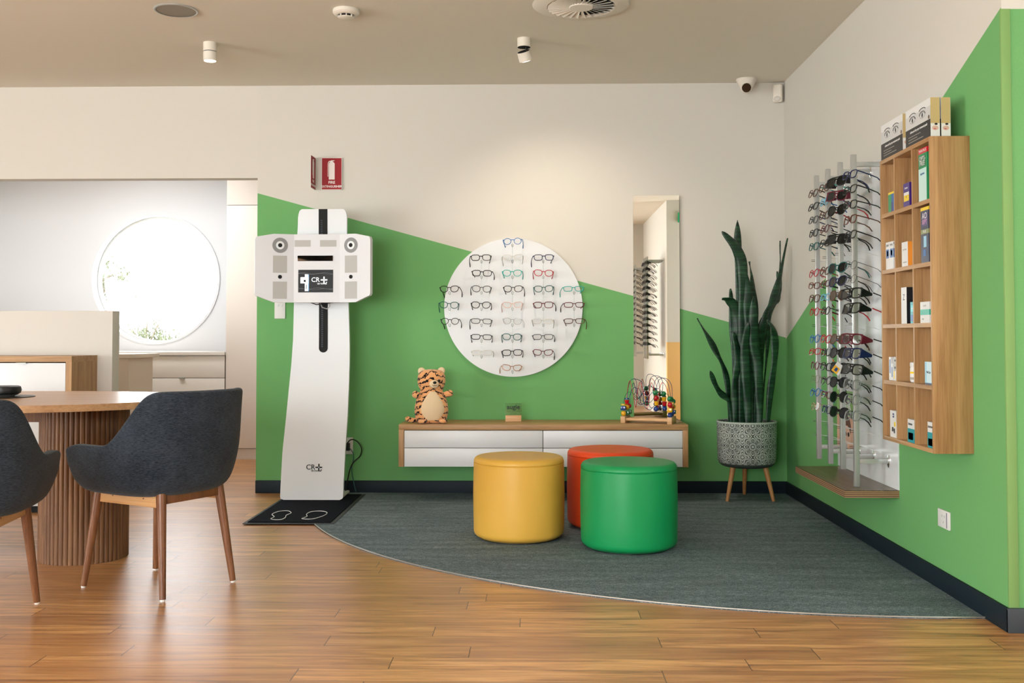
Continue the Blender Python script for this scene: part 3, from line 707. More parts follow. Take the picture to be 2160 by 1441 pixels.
switch('light_switch', 'white wall switch just under the left side of the tower head', 'switch', (-1.678, 0, 1.205), 0)
switch('wall_socket', 'white socket plate low on the right green wall', 'socket', (XR, -2.626, 0.292), -PI/2, w=0.118, h=0.073, rock=2)

# ================================================================== FIRE SIGN
M_sred = mat('sign red', srgb(150, 6, 20), 0.5, spec=0.3); M_swh = mat('sign white', srgb(236, 226, 220), 0.4)
t = thing('fire_extinguisher_sign', 'red folded FIRE EXTINGUISHER sign with a white extinguisher symbol', 'sign', (-1.268, 0, 2.107))
def signface(mb, o, u, v, w, h):
    o = Vector(o); u = Vector(u); v = Vector(v); n = u.cross(v)
    mb.prism([(-w/2, -h/2), (w/2, -h/2), (w/2, h/2), (-w/2, h/2)], o, u, v, 0.002, M_swh)
    i = 0.003; mb.prism([(-w/2+i, -h/2+i), (w/2-i, -h/2+i), (w/2-i, h/2-i), (-w/2+i, h/2-i)], o+n*0.002, u, v, 0.0008, M_sred)
    o2 = o+n*0.0032; s = h/0.221
    bod = [(-0.020, -0.040), (0.020, -0.040), (0.020, 0.070), (0.014, 0.078), (0.004, 0.084), (0.018, 0.088), (0.018, 0.092), (-0.006, 0.092), (-0.010, 0.085), (-0.014, 0.078), (-0.020, 0.070)]
    mb.prism([(a*s, b*s) for a, b in bod], o2, u, v, 0.0006, M_swh)
    hose = [(-0.008, 0.088), (-0.018, 0.088), (-0.025, 0.080), (-0.027, 0.068), (-0.028, -0.020), (-0.024, -0.020), (-0.0225, 0.066), (-0.021, 0.076), (-0.016, 0.082), (-0.008, 0.083)]
    mb.prism([(a*s, b*s) for a, b in hose], o2, u, v, 0.0006, M_swh)
    mb.text('FIRE', 0.0255*s, o2-v*0.060*s, u, v, M_swh, bold=0.0006); mb.text('EXTINGUISHER', 0.0205*s, o2-v*0.088*s, u, v, M_swh, bold=0.0005)
q = MB(); signface(q, (-0.068, -0.012, 0), X, Z, 0.136, 0.214); q.build('front_panel', parent=t, smooth=0)
q = MB(); ua = Vector((0.03, 1, 0)).normalized(); signface(q, (-0.182, -0.068, 0), ua, Z, 0.128, 0.214); q.build('side_panel', parent=t, smooth=0)
MB().box((-0.180, -0.004, -0.107), (0.0, -0.0005, 0.107), M_cream).build('back_bracket', parent=t, smooth=0)

# ================================================================== ROUND DISC DISPLAY + MIRROR + CONSOLE
tag(MB().cyl((-0.134, -0.0005, 1.219), (-0.134, -0.019, 1.219), 0.455, 0.455, M_white, seg=160).build('round_display_panel'), 'large white round panel on the green wall behind the glasses', 'display panel')
t = thing('wall_mirror', 'tall narrow frameless mirror above the right end of the console', 'mirror', (0.8055, 0, 1.22))
MB().box((-0.151, -0.016, -0.736), (0.151, -0.001, 0.734), mat('mirror edge', srgb(190, 186, 170), 0.4)).build('backing', parent=t, smooth=0)
MB().box((-0.151, -0.020, -0.736), (0.151, -0.0162, 0.734), M_mirror).build('mirror_glass', parent=t, smooth=0)
t = thing('wall_console', 'floating oak console with four white drawers under the round panel', 'console')
x0, x1, z0, z1 = -0.838, 0.951, 0.222, 0.4825; th = 0.033
MB().box((x0, -0.40, z1-th), (x1, -0.001, z1), M_oak_x, bev=0.001).build('top_board', parent=t)
MB().box((x0, -0.40, z0), (x0+th, -0.001, z1-th), M_oak_z, bev=0.001).build('side_board', parent=t); MB().box((x1-th, -0.40, z0), (x1, -0.001, z1-th), M_oak_z, bev=0.001).build('side_board', parent=t)
MB().box((x0+th, -0.378, z0+0.002), (x1-th, -0.002, z1-th), M_gap).build('carcass', parent=t, smooth=0)
for xa, xb in ((x0+th+0.002, 0.054), (0.058, x1-th-0.002)):
    for za, zb in ((z0+0.001, 0.3365), (0.3400, z1-th-0.004)): MB().box((xa, -0.397, za), (xb, -0.378, zb), M_white, bev=0.001).build('drawer', parent=t)
# ================================================================== OTTOMANS
for nm, lab, c, r, m in (('ottoman', 'mustard yellow round ottoman, leftmost of the three', (-0.077, -1.525), 0.230, M_yel), ('ottoman', 'emerald green round ottoman in front of the orange one', (0.461, -1.760), 0.233, M_grn), ('ottoman', 'orange red round ottoman behind the green one', (0.413, -1.190), 0.232, M_red)):
    t = thing(nm, lab, 'ottoman', (c[0], c[1], 0.006))
    hh = 0.414; b = 0.032
    pr = [(0.0, 0.006), (r-0.03, 0.006)]+[(r-b+b*math.sin(a), 0.010+b-b*math.cos(a)) for a in [PI/2*i/6 for i in range(1, 7)]]+[(r+0.0015, 0.12), (r+0.003, 0.22), (r+0.0015, 0.32), (r, hh-0.035)]
    MB().lathe(pr, m, seg=96, cap=False).build('side_cover', parent=t, smooth=80)
    pr = [(r, hh-0.035), (r-0.0035, hh-0.034), (r-0.0035, hh-0.032), (r, hh-0.031)]+[(r-0.026+0.026*math.cos(a), hh-0.026+0.026*math.sin(a)) for a in [PI/2*i/6 for i in range(0, 7)]]+[(r*0.7, hh+0.003), (r*0.3, hh+0.006), (0, hh+0.0065)]
    MB().lathe(pr, m, seg=96, cap=False).build('top_cushion', parent=t, smooth=80)
    MB().cyl((0, 0, 0), (0, 0, 0.008), r-0.04, r-0.04, M_black, seg=48).build('base', parent=t)

# ================================================================== SNAKE PLANT
PC = (1.338, -0.257)
t = thing('plant_pot', 'round patterned grey pot on three wooden legs in the corner', 'pot', (PC[0], PC[1], 0.006))
def pot_mat():
    m, T = newmat('mandala printed pot', 0.7, 0.3)
    p = T.pos(); s = T.sep(p)
    ang = T.math('ARCTAN2', s[0], T.math('MULTIPLY', s[1], -1.0))
    u = T.math('DIVIDE', T.math('MULTIPLY', ang, 0.186), 0.128); v = T.math('DIVIDE', T.math('SUBTRACT', s[2], 0.345), 0.128)
    def rosette(uo, vo):
        a = T.math('SUBTRACT', T.math('FRACT', T.math('ADD', u, 0.5+uo)), 0.5); b = T.math('SUBTRACT', T.math('FRACT', T.math('ADD', v, 0.5+vo)), 0.5)
        a = T.math('MULTIPLY', a, 2.0); b = T.math('MULTIPLY', b, 2.0)
        r = T.math('SQRT', T.math('ADD', T.math('MULTIPLY', a, a), T.math('MULTIPLY', b, b))); th = T.math('ARCTAN2', b, a)
        pet = T.math('ABSOLUTE', T.math('COSINE', T.math('MULTIPLY', th, 4.0)))
        rr = T.math('DIVIDE', r, T.math('MULTIPLY_ADD', T.math('POWER', pet, 0.7), 0.62, 0.42))
        return r, rr, th, pet
    r, rr, th, pet = rosette(0, 0); r2, rr2, th2, pet2 = rosette(0.5, 0.5)
    def lines(x, fq): return T.math('GREATER_THAN', T.math('SINE', T.math('MULTIPLY', x, fq)), 0.15)
    la = lines(rr, 26.0); dots = T.math('GREATER_THAN', T.math('MULTIPLY', T.math('SINE', T.math('MULTIPLY', th, 24.0)), T.math('SINE', T.math('MULTIPLY', r, 42.0))), 0.2)
    inner = T.math('LESS_THAN', rr, 1.0); band = T.math('MULTIPLY', T.math('GREATER_THAN', r, 0.45), T.math('LESS_THAN', r, 0.68))
    A = T.math('ADD', T.math('MULTIPLY', la, T.math('SUBTRACT', 1.0, band)), T.math('MULTIPLY', dots, band))
    B = T.math('MAXIMUM', lines(rr2, 24.0), T.math('MULTIPLY', dots, 0.6))
    f = T.math('ADD', T.math('MULTIPLY', A, inner), T.math('MULTIPLY', B, T.math('SUBTRACT', 1.0, inner)))
    edge = T.math('LESS_THAN', T.math('ABSOLUTE', T.math('SUBTRACT', rr, 1.0)), 0.035)
    f = T.math('MINIMUM', T.math('ADD', f, edge), 1.0)
    fade = T.math('GREATER_THAN', s[2], 0.232); f = T.math('MULTIPLY', f, fade)
    n = T.noise(p, 30, 3)
    c = T.mix(f, srgb(58, 66, 62), srgb(188, 194, 186)); c = T.mix(T.math('MULTIPLY', n, 0.2), c, srgb(104, 110, 106))
    T.l(c, T.b.inputs['Base Color']); return m
PM = pot_mat()
MB().lathe([(0, 0.205), (0.13, 0.205), (0.156, 0.213), (0.172, 0.228), (0.179, 0.250), (0.1835, 0.34), (0.186, 0.486), (0.1855, 0.490), (0.178, 0.490), (0.177, 0.484), (0.172, 0.42), (0.0, 0.42)], PM, seg=96, cap=False).build('bowl', parent=t, smooth=50)
MB().lathe([(0.1868, 0.482), (0.187, 0.4895), (0.182, 0.4925), (0.177, 0.489), (0.178, 0.482)], mat('pale pot rim', srgb(170, 180, 172), 0.6), seg=96, cap=False).build('rim', parent=t)
M_pleg = wood('light beech stand leg', srgb(150, 100, 56), srgb(178, 126, 76), srgb(196, 146, 94), axis=2, rough=0.4)
for p in ((-0.143, -0.099), (0.021, 0.193), (0.144, -0.095)):
    k = 0.70
    MB().cyl((p[0], p[1], 0), (p[0]*k, p[1]*k, 0.208), 0.0105, 0.0175, M_pleg, seg=20).build('leg', parent=t)
MB().cyl((0, 0, 0.395), (0, 0, 0.425), 0.172, 0.174, mat('dark potting soil', srgb(34, 26, 20), 0.95, bump=0.8, bscale=60), seg=48).build('soil', parent=t)
def leaf_mat():
    m, T = newmat('dark banded snake plant leaf', 0.42, 0.4)
    p = T.pos(); a = T.noise(T.mapping(p, (3, 3, 34)), 1.6, 3, 0.6, 0.9)
    T.l(T.ramp(a, [(0.40, srgb(14, 40, 26)), (0.52, srgb(22, 58, 38)), (0.66, srgb(50, 86, 58))]), T.b.inputs['Base Color']); return m
ML = leaf_mat()
plant = thing('snake_plant', 'tall dark green snake plant growing in the patterned pot', 'plant', (PC[0], PC[1], 0.42))
U = 1/337.0
def leaf(pts, w, twist=0.0, yo=0.0, ye=None, turn=0.0):
    """pts: (across, up) in pixels-of-1/337 m from the pot rim centre; w max width in m; yo root depth, ye tip depth"""
    ye = yo if ye is None else ye; n = 28; P = []
    cp = [Vector((p[0]*U, 0, p[1]*U)) for p in pts]
    seg = len(cp)-1
    for i in range(n+1):
        f = i/n*seg; k = min(int(f), seg-1); f -= k
        p0, p1, p2, p3 = cp[max(0, k-1)], cp[k], cp[k+1], cp[min(seg, k+2)]
        q = 0.5*((2*p1)+(p2-p0)*f+(2*p0-5*p1+4*p2-p3)*f*f+(3*p1-p0-3*p2+p3)*f**3)
        g = i/n; q.y = yo+(ye-yo)*g*g; P.append(q)
    mb = MB(); L = []; 
    for i, p in enumerate(P):
        d = (P[min(n, i+1)]-P[max(0, i-1)]).normalized(); g = i/n
        ang = turn+twist*g; side = Vector((math.cos(ang), math.sin(ang), 0)); side = (side-d*side.dot(d)).normalized(); nr = d.cross(side).normalized()
        ww = w*(0.50+0.5*math.sin(min(1, g*1.35)*PI/2))*(1 if g < 0.72 else max(0.02, math.cos((g-0.72)/0.28*PI/2)**0.8))/2
        wav = 0.006*math.sin(g*17+w*900)
        row = []
        for j, s in enumerate((-1, -0.5, 0, 0.5, 1)):
            row.append(mb.bm.verts.new(p+side*ww*s+nr*(0.22*ww*(s*s)+wav*s)))
        L.append(row)
    for a, b in zip(L, L[1:]):
        for j in range(4): mb.bm.faces.new((a[j], a[j+1], b[j+1], b[j]))
    mb._fin(0, ML); o = mb.build('leaf', parent=plant, loc=(0, 0, 0.075), smooth=80)
    so = o.modifiers.new('s', 'SOLIDIFY'); so.thickness = 0.004; so.offset = 0
    return o
B0 = -20
leaf([(-14, B0), (-13, 150), (-9, 300), (-21, 360), (-55, 400)], 0.070, 0.2, -0.06, -0.10, 0.1)
leaf([(-6, B0), (-8, 150), (-14, 330), (-16, 427)], 0.052, 0.1, 0.0, 0.0, 0.2)
leaf([(-24, B0), (-22, 120), (-24, 225), (-36, 252), (-56, 258)], 0.060, 0.3, -0.03, -0.10, -0.2)
leaf([(-34, B0), (-40, 90), (-66, 155), (-104, 218)], 0.048, 0.4, 0.01, -0.02, 0.5)
leaf([(-32, B0), (-38, 40), (-62, 65), (-83, 108)], 0.044, 0.3, -0.05, -0.12, 0.4)
leaf([(4, B0), (4, 130), (0, 240), (-4, 320)], 0.060, 0.2, -0.08, -0.06, -0.1)
leaf([(12, B0), (18, 120), (20, 230), (14, 314)], 0.062, 0.3, 0.03, 0.02, 0.2)
leaf([(22, B0), (26, 120), (28, 230), (12, 340)], 0.028, 1.0, 0.06, 0.05, 0.9)
leaf([(30, B0), (34, 130), (44, 215), (60, 250), (76, 300), (94, 390)], 0.062, 0.4, 0.03, 0.05, 0.4)
leaf([(34, B0), (50, 130), (58, 215), (80, 280), (82, 386)], 0.040, 0.3, 0.08, 0.10, 0.7)
leaf([(26, B0), (38, 100), (44, 180), (60, 240), (80, 260), (76, 320)], 0.036, 0.5, 0.10, 0.11, 0.2)
leaf([(40, B0), (46, 60), (56, 130), (54, 190), (38, 214)], 0.056, 0.6, -0.06, -0.10, 0.2)
leaf([(-16, B0), (-18, 90), (-22, 200), (-28, 282)], 0.056, 0.2, 0.05, 0.06, 0.3)
leaf([(18, B0), (20, 80), (10, 170), (8, 262)], 0.066, 0.2, -0.10, -0.12, 0.0)
leaf([(-4, B0), (-6, 60), (-10, 140), (-4, 210)], 0.064, 0.2, -0.12, -0.13, 0.1)
leaf([(-2, B0), (0, 60), (6, 200), (-10, 285)], 0.048, 0.6, 0.09, 0.08, -0.6)
leaf([(-28, B0), (-30, 70), (-22, 140), (-34, 190)], 0.050, 0.4, -0.08, -0.10, 0.1)
leaf([(14, B0), (24, 60), (26, 160), (36, 225)], 0.058, 0.3, -0.02, -0.04, 0.0)
# ================================================================== GLASSES
def gmat(name, rgb, rough=0.3): return mat(name, srgb(*rgb), rough, spec=0.35)
G = dict(black=gmat('black acetate', (18, 18, 20)), grey=gmat('dark grey metal', (78, 78, 80), 0.35), navy=gmat('navy acetate', (24, 36, 78)), teal=gmat('teal acetate', (36, 172, 160)),
         dteal=gmat('dark teal acetate', (16, 88, 86)), blue=gmat('blue acetate', (26, 104, 170)), sky=gmat('pale blue acetate', (100, 180, 210)), red=gmat('red acetate', (178, 20, 40)),
         wine=gmat('burgundy acetate', (96, 20, 40)), brown=gmat('brown acetate', (84, 50, 34)), tort=gmat('tortoiseshell acetate', (96, 44, 26)), pink=gmat('pale pink crystal', (226, 190, 182)),
         clear=gmat('clear crystal acetate', (214, 212, 206)), gold=mat('rose gold wire', srgb(206, 152, 128), 0.25, metal=0.6), olive=gmat('olive wire', (120, 120, 84)), orange=gmat('orange acetate', (226, 92, 40)), smoke=gmat('smoky clear plastic', (122, 128, 126)), silver=mat('silver wire', srgb(170, 170, 170), 0.25, metal=0.8))
def outline(cx, a, b, n, k=22, cat=0.0):
    out = []
    for i in range(k):
        th = 2*PI*i/k; c, s = math.cos(th), math.sin(th)
        x = a*math.copysign(abs(c)**(2/n), c); z = b*math.copysign(abs(s)**(2/n), s)
        side = 1 if cx > 0 else -1
        z += cat*max(0, x*side/a)*0.006; x *= 1-0.10*max(0, -z/b)
        out.append((cx+x, -abs(cx+x)**2*-0.9*1.0, z))
    return out
STY = dict(round=(0.0235, 0.0205, 2.1, 0.0, 0.0021), panto=(0.0250, 0.0205, 2.5, 0.5, 0.0024), square=(0.0265, 0.0190, 3.4, 0.0, 0.0026), rect=(0.0275, 0.0160, 3.6, 0.0, 0.0024), cat=(0.0260, 0.0185, 2.8, 1.0, 0.0024), wire=(0.0245, 0.0200, 2.4, 0.0, 0.0012), bigsun=(0.0290, 0.0250, 2.5, 0.5, 0.0026), roundsun=(0.0265, 0.0260, 2.1, 0, 0.0020), fitover=(0.0330, 0.0235, 3.6, 0.0, 0.0030), goggle=(0.0280, 0.0235, 2.8, 0.0, 0.0026))
KIDS = {}
def glasses_parts(style, fc, tc, lens):
    key = (style, fc, tc, lens)
    if key in KIDS: return KIDS[key]
    a, b, n, cat, r = STY[style]; mf = G[fc]; mt = G[tc]; gap = 0.0095
    lm = {'clear': M_lens, 'dark': M_lensdark, 'brown': M_lensbrown, 'tint': M_lensgrey}[lens]
    res = []
    f = MB()
    for s in (-1, 1):
        f.tube(outline(s*(gap+a), a, b, n, cat=cat), r, mf, seg=6, closed=True)
    f.tube([(-gap-0.001, 0.0005, b*0.35), (-0.005, -0.001, b*0.5), (0.005, -0.001, b*0.5), (gap+0.001, 0.0005, b*0.35)], r*1.1, mf, seg=6)
    ex = gap+2*a
    yx = ex*ex*0.9
    for s in (-1, 1):
        f.tube([(s*(ex-0.001), yx*0.95, b*0.55), (s*(ex+0.004), yx+0.002, b*0.62), (s*(ex+0.005), yx+0.008, b*0.62)], r*1.25, mf, seg=6)
    if style in ('fitover', 'goggle'):
        for s in (-1, 1):
            o = s*(ex+0.003); h = b*0.95
            f.prism([(0, -h), (0.0, h), (0.052, h*0.55), (0.058, h*0.45), (0.058, -h*0.02), (0.03, -h*0.5)], (o, yx-0.002, 0), Y, Z, 0.0022*s, mf if style == 'fitover' else M_acryl)
        if style == 'fitover': f.tube([(-ex, yx, b*0.95), (-ex*0.5, 0.001, b*1.05), (0, -0.001, b*0.95), (ex*0.5, 0.001, b*1.05), (ex, yx, b*0.95)], 0.0032, mf, seg=6)
    res.append(('front_frame', f))
    for s in (-1, 1):
        l = MB(); o = outline(s*(gap+a), a-r*0.4, b-r*0.4, n, cat=cat); vs = [l.bm.verts.new(p) for p in o]; l.bm.faces.new(vs); l._fin(0, lm); res.append(('lens', l))
    tr = 0.0013 if style in ('wire',) else 0.0027
    for s in (-1, 1):
        q = MB(); x = ex+0.0055; y0 = yx+0.008; z = b*0.62
        y0b = y0+(0.05 if style in ('fitover', 'goggle') else 0)
        q.tube([(s*x, y0b, z), (s*(x+0.001), y0+0.055, z-0.001), (s*(x-0.001), y0+0.095, z-0.003), (s*(x-0.004), y0+0.118, z-0.012), (s*(x-0.007), y0+0.135, z-0.028)], [tr*1.15, tr, tr*0.9, tr*1.2, tr*1.05], mt, seg=6)
        res.append(('temple', q))
    first = []
    for nm, m in res:
        me = bpy.data.meshes.new(nm); m.bm.to_mesh(me); m.bm.free()
        for k in m.mats: me.materials.append(k)
        me.shade_smooth(); me.set_sharp_from_angle(angle=0.9); first.append((nm, me))
    KIDS[key] = first; return first
def glasses(style, fc, tc, lens, loc, rot, label, group, name='eyeglasses', cat='glasses'):
    t = thing(name, label, cat, loc, rot, group)
    for nm, me in glasses_parts(style, fc, tc, lens):
        o = bpy.data.objects.new(nm, me); C.objects.link(o); o.parent = t
    return t
SHAPE = dict(round='round', panto='panto-shaped', square='square', rect='rectangular', cat='cat-eye', wire='thin wire', bigsun='large', roundsun='round', fitover='wraparound', goggle='safety')
ORD = ['topmost', 'second from top', 'third from top', 'fourth from top', 'fifth from top', 'sixth from top', 'seventh from top', 'eighth from top', 'ninth from top', 'tenth from top', 'eleventh from top', 'twelfth from top', 'thirteenth from top', 'fourteenth from top', 'fifteenth from top', 'sixteenth from top']
CN = dict(black='black', grey='dark grey', navy='navy', teal='turquoise', dteal='dark teal', blue='blue', sky='pale blue', red='red', wine='burgundy', brown='brown', tort='tortoiseshell', pink='pale pink', clear='clear', gold='rose gold', olive='olive', orange='orange', silver='silver', smoke='clear')
ZD = [1.639, 1.534, 1.433, 1.331, 1.227, 1.123, 1.021, 0.920, 0.822]
COLS = [(-0.543, 'far left column', {3: ('panto', 'black'), 4: ('panto', 'dteal'), 5: ('round', 'black')}),
        (-0.337, 'second column from left', {1: ('square', 'black'), 2: ('square', 'black'), 3: ('panto', 'grey'), 4: ('panto', 'black'), 5: ('rect', 'grey'), 6: ('rect', 'black'), 7: ('rect', 'clear')}),
        (-0.137, 'middle column', {0: ('round', 'blue'), 1: ('cat', 'clear'), 2: ('panto', 'teal'), 3: ('panto', 'black'), 4: ('cat', 'pink'), 5: ('wire', 'silver'), 6: ('panto', 'dteal'), 7: ('square', 'black'), 8: ('cat', 'gold')}),
        (0.062, 'second column from right', {1: ('square', 'navy'), 2: ('panto', 'red'), 3: ('panto', 'dteal'), 4: ('square', 'wine'), 5: ('rect', 'clear'), 6: ('rect', 'grey'), 7: ('cat', 'wine')}),
        (0.261, 'far right column', {3: ('rect', 'teal'), 4: ('rect', 'wine'), 5: ('rect', 'brown')})]
rg = random.Random(4)
M_clip = mat('smoky nose clip', srgb(96, 98, 96), 0.2)
for x, cn, d in COLS:
    t = thing('display_rod', 'clear acrylic display rod of the '+cn+' on the round panel', 'display rod', (x, 0, 0), group='clear rods on the round white panel')
    ks = sorted(d); zt, zb = ZD[ks[0]], ZD[ks[-1]]
    MB().tube([(0, -0.132, zt+0.012), (0, -0.132, zb-0.04)], 0.0020, M_acryl, seg=10).build('rod', parent=t)
    for zz in (zt-0.02, zb-0.02): MB().cyl((0, -0.130, zz), (0, -0.0195 if abs(x+0.134) < 0.44 else -0.0005, zz), 0.0026, 0.0026, M_acryl, seg=8).build('standoff', parent=t)
    for i, k in enumerate(ks):
        z = ZD[k]
        MB().tube([(-0.003, -0.135, z-0.012), (-0.0052, -0.139, z-0.019), (-0.003, -0.139, z-0.030), (0, -0.139, z-0.0325), (0.003, -0.139, z-0.030), (0.0052, -0.139, z-0.019), (0.003, -0.135, z-0.012)], 0.0013, M_clip, seg=6).build('nose_clip', parent=t)
        st, fc = d[k]
        glasses(st, fc, 'black' if fc in ('navy', 'wine', 'grey') and rg.random() < .5 else fc, 'clear', (x+rg.uniform(-.004, .004), -0.146, z+0.004), (-0.20+rg.uniform(-.06, .04), rg.uniform(-.04, .04), rg.uniform(-.16, .16)),
                f'{CN[fc]} {SHAPE[st]} glasses, {ORD[i]}, {cn} of the round panel', 'glasses on the round white panel')
# right wall rack
tag(MB().box((XR-0.006, -2.106, 0.331), (XR-0.0005, -1.170, 1.865), mat('gloss white backing board', srgb(226, 228, 230), 0.12, spec=0.6)).build('backing_board', smooth=0), 'glossy white board on the right wall behind the metal display rods', 'backing board')
t = thing('wall_ledge', 'brown woodgrain ledge with striped plywood edges under the glasses rods', 'shelf')
MB().box((1.405, -2.101, 0.326), (XR-0.0005, -1.211, 0.330), M_ledge).build('top_veneer', parent=t, smooth=0)
MB().box((1.405, -2.101, 0.297), (XR-0.0005, -1.211, 0.326), M_ply).build('plywood_board', parent=t, smooth=0)
XRD = 1.495; ZR = [1.777, 1.707, 1.637, 1.567, 1.496, 1.426, 1.355, 1.290, 1.222, 1.153, 1.083, 1.010, 0.943, 0.870, 0.800, 0.729, 0.655, 0.585, 0.512]
RY = [-1.348, -1.560, -1.772, -1.985]
RN = ['rod nearest the plant', 'second metal rod from the plant', 'third metal rod from the plant', 'rod nearest the oak cubby shelf']
RS = [
 {0: ('panto', 'brown', 'black'), 1: ('square', 'black', 'black'), 2: ('square', 'grey', 'navy'), 3: ('square', 'black', 'black'), 4: ('square', 'dteal', 'dteal'), 6: ('round', 'red', 'red'), 7: ('rect', 'tort', 'black'), 8: ('square', 'brown', 'wine'), 9: ('round', 'red', 'red'),
  11: ('round', 'blue', 'blue'), 12: ('rect', 'red', 'orange'), 13: ('round', 'wine', 'black'), 14: ('wire', 'olive', 'brown'), 15: ('round', 'blue', 'blue'), 16: ('wire', 'gold', 'gold')},
 {0: ('panto', 'brown', 'teal'), 1: ('round', 'sky', 'blue'), 2: ('panto', 'brown', 'black'), 3: ('round', 'wine', 'black'), 4: ('square', 'black', 'black'), 6: ('panto', 'brown', 'olive'), 7: ('rect', 'tort', 'black'), 8: ('rect', 'sky', 'black'), 9: ('round', 'black', 'black'),
  11: ('panto', 'red', 'red'), 12: ('square', 'black', 'black'), 13: ('square', 'black', 'black'), 14: ('round', 'grey', 'black'), 15: ('rect', 'wine', 'wine'), 16: ('square', 'navy', 'black')},
 {0: ('fitover', 'black', 'black', 'dark'), 1: ('fitover', 'wine', 'wine', 'dark'), 2: ('bigsun', 'black', 'red', 'dark'), 4: ('fitover', 'black', 'black', 'dark'), 6: ('bigsun', 'dteal', 'dteal', 'dark'), 7: ('bigsun', 'navy', 'black', 'dark'), 8: ('roundsun', 'brown', 'black', 'brown'),
  11: ('roundsun', 'brown', 'brown', 'brown'), 12: ('bigsun', 'black', 'black', 'dark'), 13: ('bigsun', 'black', 'black', 'dark'), 14: ('bigsun', 'black', 'black', 'dark'), 15: ('roundsun', 'black', 'black', 'dark'), 16: ('bigsun', 'black', 'black', 'dark')},
 {0: ('square', 'navy', 'navy'), 1: ('square', 'black', 'black'), 2: ('square', 'black', 'black'), 3: ('square', 'tort', 'brown'), 4: ('square', 'black', 'black'), 6: ('wire', 'grey', 'grey'), 7: ('wire', 'grey', 'black'), 8: ('fitover', 'black', 'black', 'tint'), 9: ('fitover', 'black', 'red', 'tint'),
  11: ('fitover', 'wine', 'black', 'tint'), 12: ('fitover', 'navy', 'black', 'tint'), 13: ('fitover', 'black', 'black', 'tint'), 14: ('goggle', 'smoke', 'black', 'clear'), 15: ('goggle', 'smoke', 'black', 'clear'), 16: ('goggle', 'smoke', 'black', 'clear')}]
M_chanr = mat('clear temple guide', srgb(205, 206, 204), 0.2)
def metal_rod(x, y, label, wall_x, zs, arms=(0.448, 1.83), sgn=1, group='metal rods on the right wall', z0=0.40, z1=1.876):
    t = thing('display_rod', label, 'display rod', (x, y, 0), group=group)
    MB().box((-0.012, -0.011, z0), (0.012, 0.011, z1), M_alu, bev=0.002).build('rod', parent=t)
    L = wall_x-x
    for za in arms:
        MB().box((0.012*sgn, -0.007, za-0.011), (L-0.006*sgn-0.004*sgn, 0.007, za+0.011), M_alu, bev=0.001).build('arm', parent=t)
        MB().lathe([(0, 0), (0.030, 0), (0.030, 0.003), (0.022, 0.006), (0, 0.007)], M_chrome, c=(L-0.0062*sgn, 0, za), seg=32, sy=0.45, rot=Matrix.Rotation(-PI/2*sgn, 3, 'Y')).build('wall_plate', parent=t)
    for z in zs:
        q = MB(); 
        for dz in (-0.004, 0.004): q.tube([(-0.012*sgn, 0.003, z+dz), (-0.030*sgn, 0.003, z+dz)], 0.0013, M_clip, seg=6)
        q.build('nose_peg', parent=t)
    return t
for j, y in enumerate(RY):
    t = metal_rod(XRD, y, 'satin white metal display '+RN[j]+' on the right wall', XR, ZR, z0=0.385 if j < 3 else 0.3305)
    # clear temple guides on the empty rows
    for k in (5, 10, 17, 18):
        MB().tube([(0.012, -0.002, ZR[k]-0.003), (0.06, -0.002, ZR[k]-0.008), (0.11, -0.002, ZR[k]-0.026)], 0.0016, M_chanr, seg=6).build('temple_guide', parent=t)
    for i, k in enumerate(sorted(RS[j])):
        e = RS[j][k]; st, fc, tc = e[:3]; ln = e[3] if len(e) > 3 else 'clear'
        big = st in ('fitover', 'goggle')
        sun = ln in ('dark', 'brown')
        base = 0.14 if j == 3 else 0.10; yaw = -PI/2+base+rg.uniform(-.05, .08); 
        if sun: yaw += 0.16+rg.uniform(0, .12)
        if big and not sun: yaw += 0.10
        lab = f'{CN[fc]} {SHAPE[st]} {"sunglasses" if sun else "glasses"}, {ORD[i]}, on the {RN[j]}'
        if len(lab.split()) > 16: lab = lab.replace('second metal rod', 'second rod').replace('third metal rod', 'third rod')
        if len(lab.split()) > 16: lab = lab.replace('the rod', 'rod').replace('the oak cubby shelf', 'the oak cubbies').replace('the second rod', 'second rod').replace('the third rod', 'third rod').replace('from the plant', 'from plant')
        g = glasses(st, fc, tc, ln, (XRD-0.020, y, ZR[k]+0.004), (-0.26+rg.uniform(-.07, .07), rg.uniform(-.05, .05), yaw), lab, 'glasses on the right wall rods', name='sunglasses' if sun else 'eyeglasses')
        if st != 'fitover' and rg.random() < 0.55:
            a, b = STY[st][0], STY[st][1]; ex = 0.0095+2*a+0.0075
            MB().box((-ex-0.001, 0.070, b*0.62-0.010), (-ex+0.001, 0.084, b*0.62+0.004), M_paper).build('price_tag', parent=g, smooth=0)
# price card hanging off one pair
t = thing('price_card', 'yellow and white card hanging over dark sunglasses beside the third metal rod', 'card', (1.455, -1.84, 0.872), (0, 0.0, 0.15))
q = MB(); rt = Matrix.Rotation(math.radians(38), 4, 'Y')
q.box((-0.022, -0.0005, -0.026), (0.022, 0.0005, 0.026), M_paper, mtx=rt); q.box((-0.022, -0.001, -0.026), (0.010, -0.0004, 0.006), mat('card yellow', srgb(238, 178, 40), 0.5), mtx=rt); q.box((-0.012, -0.0014, -0.018), (0.002, -0.0009, 0.0), mat('card blue', srgb(24, 78, 140), 0.5), mtx=rt)
q.build('card', parent=t, smooth=0)
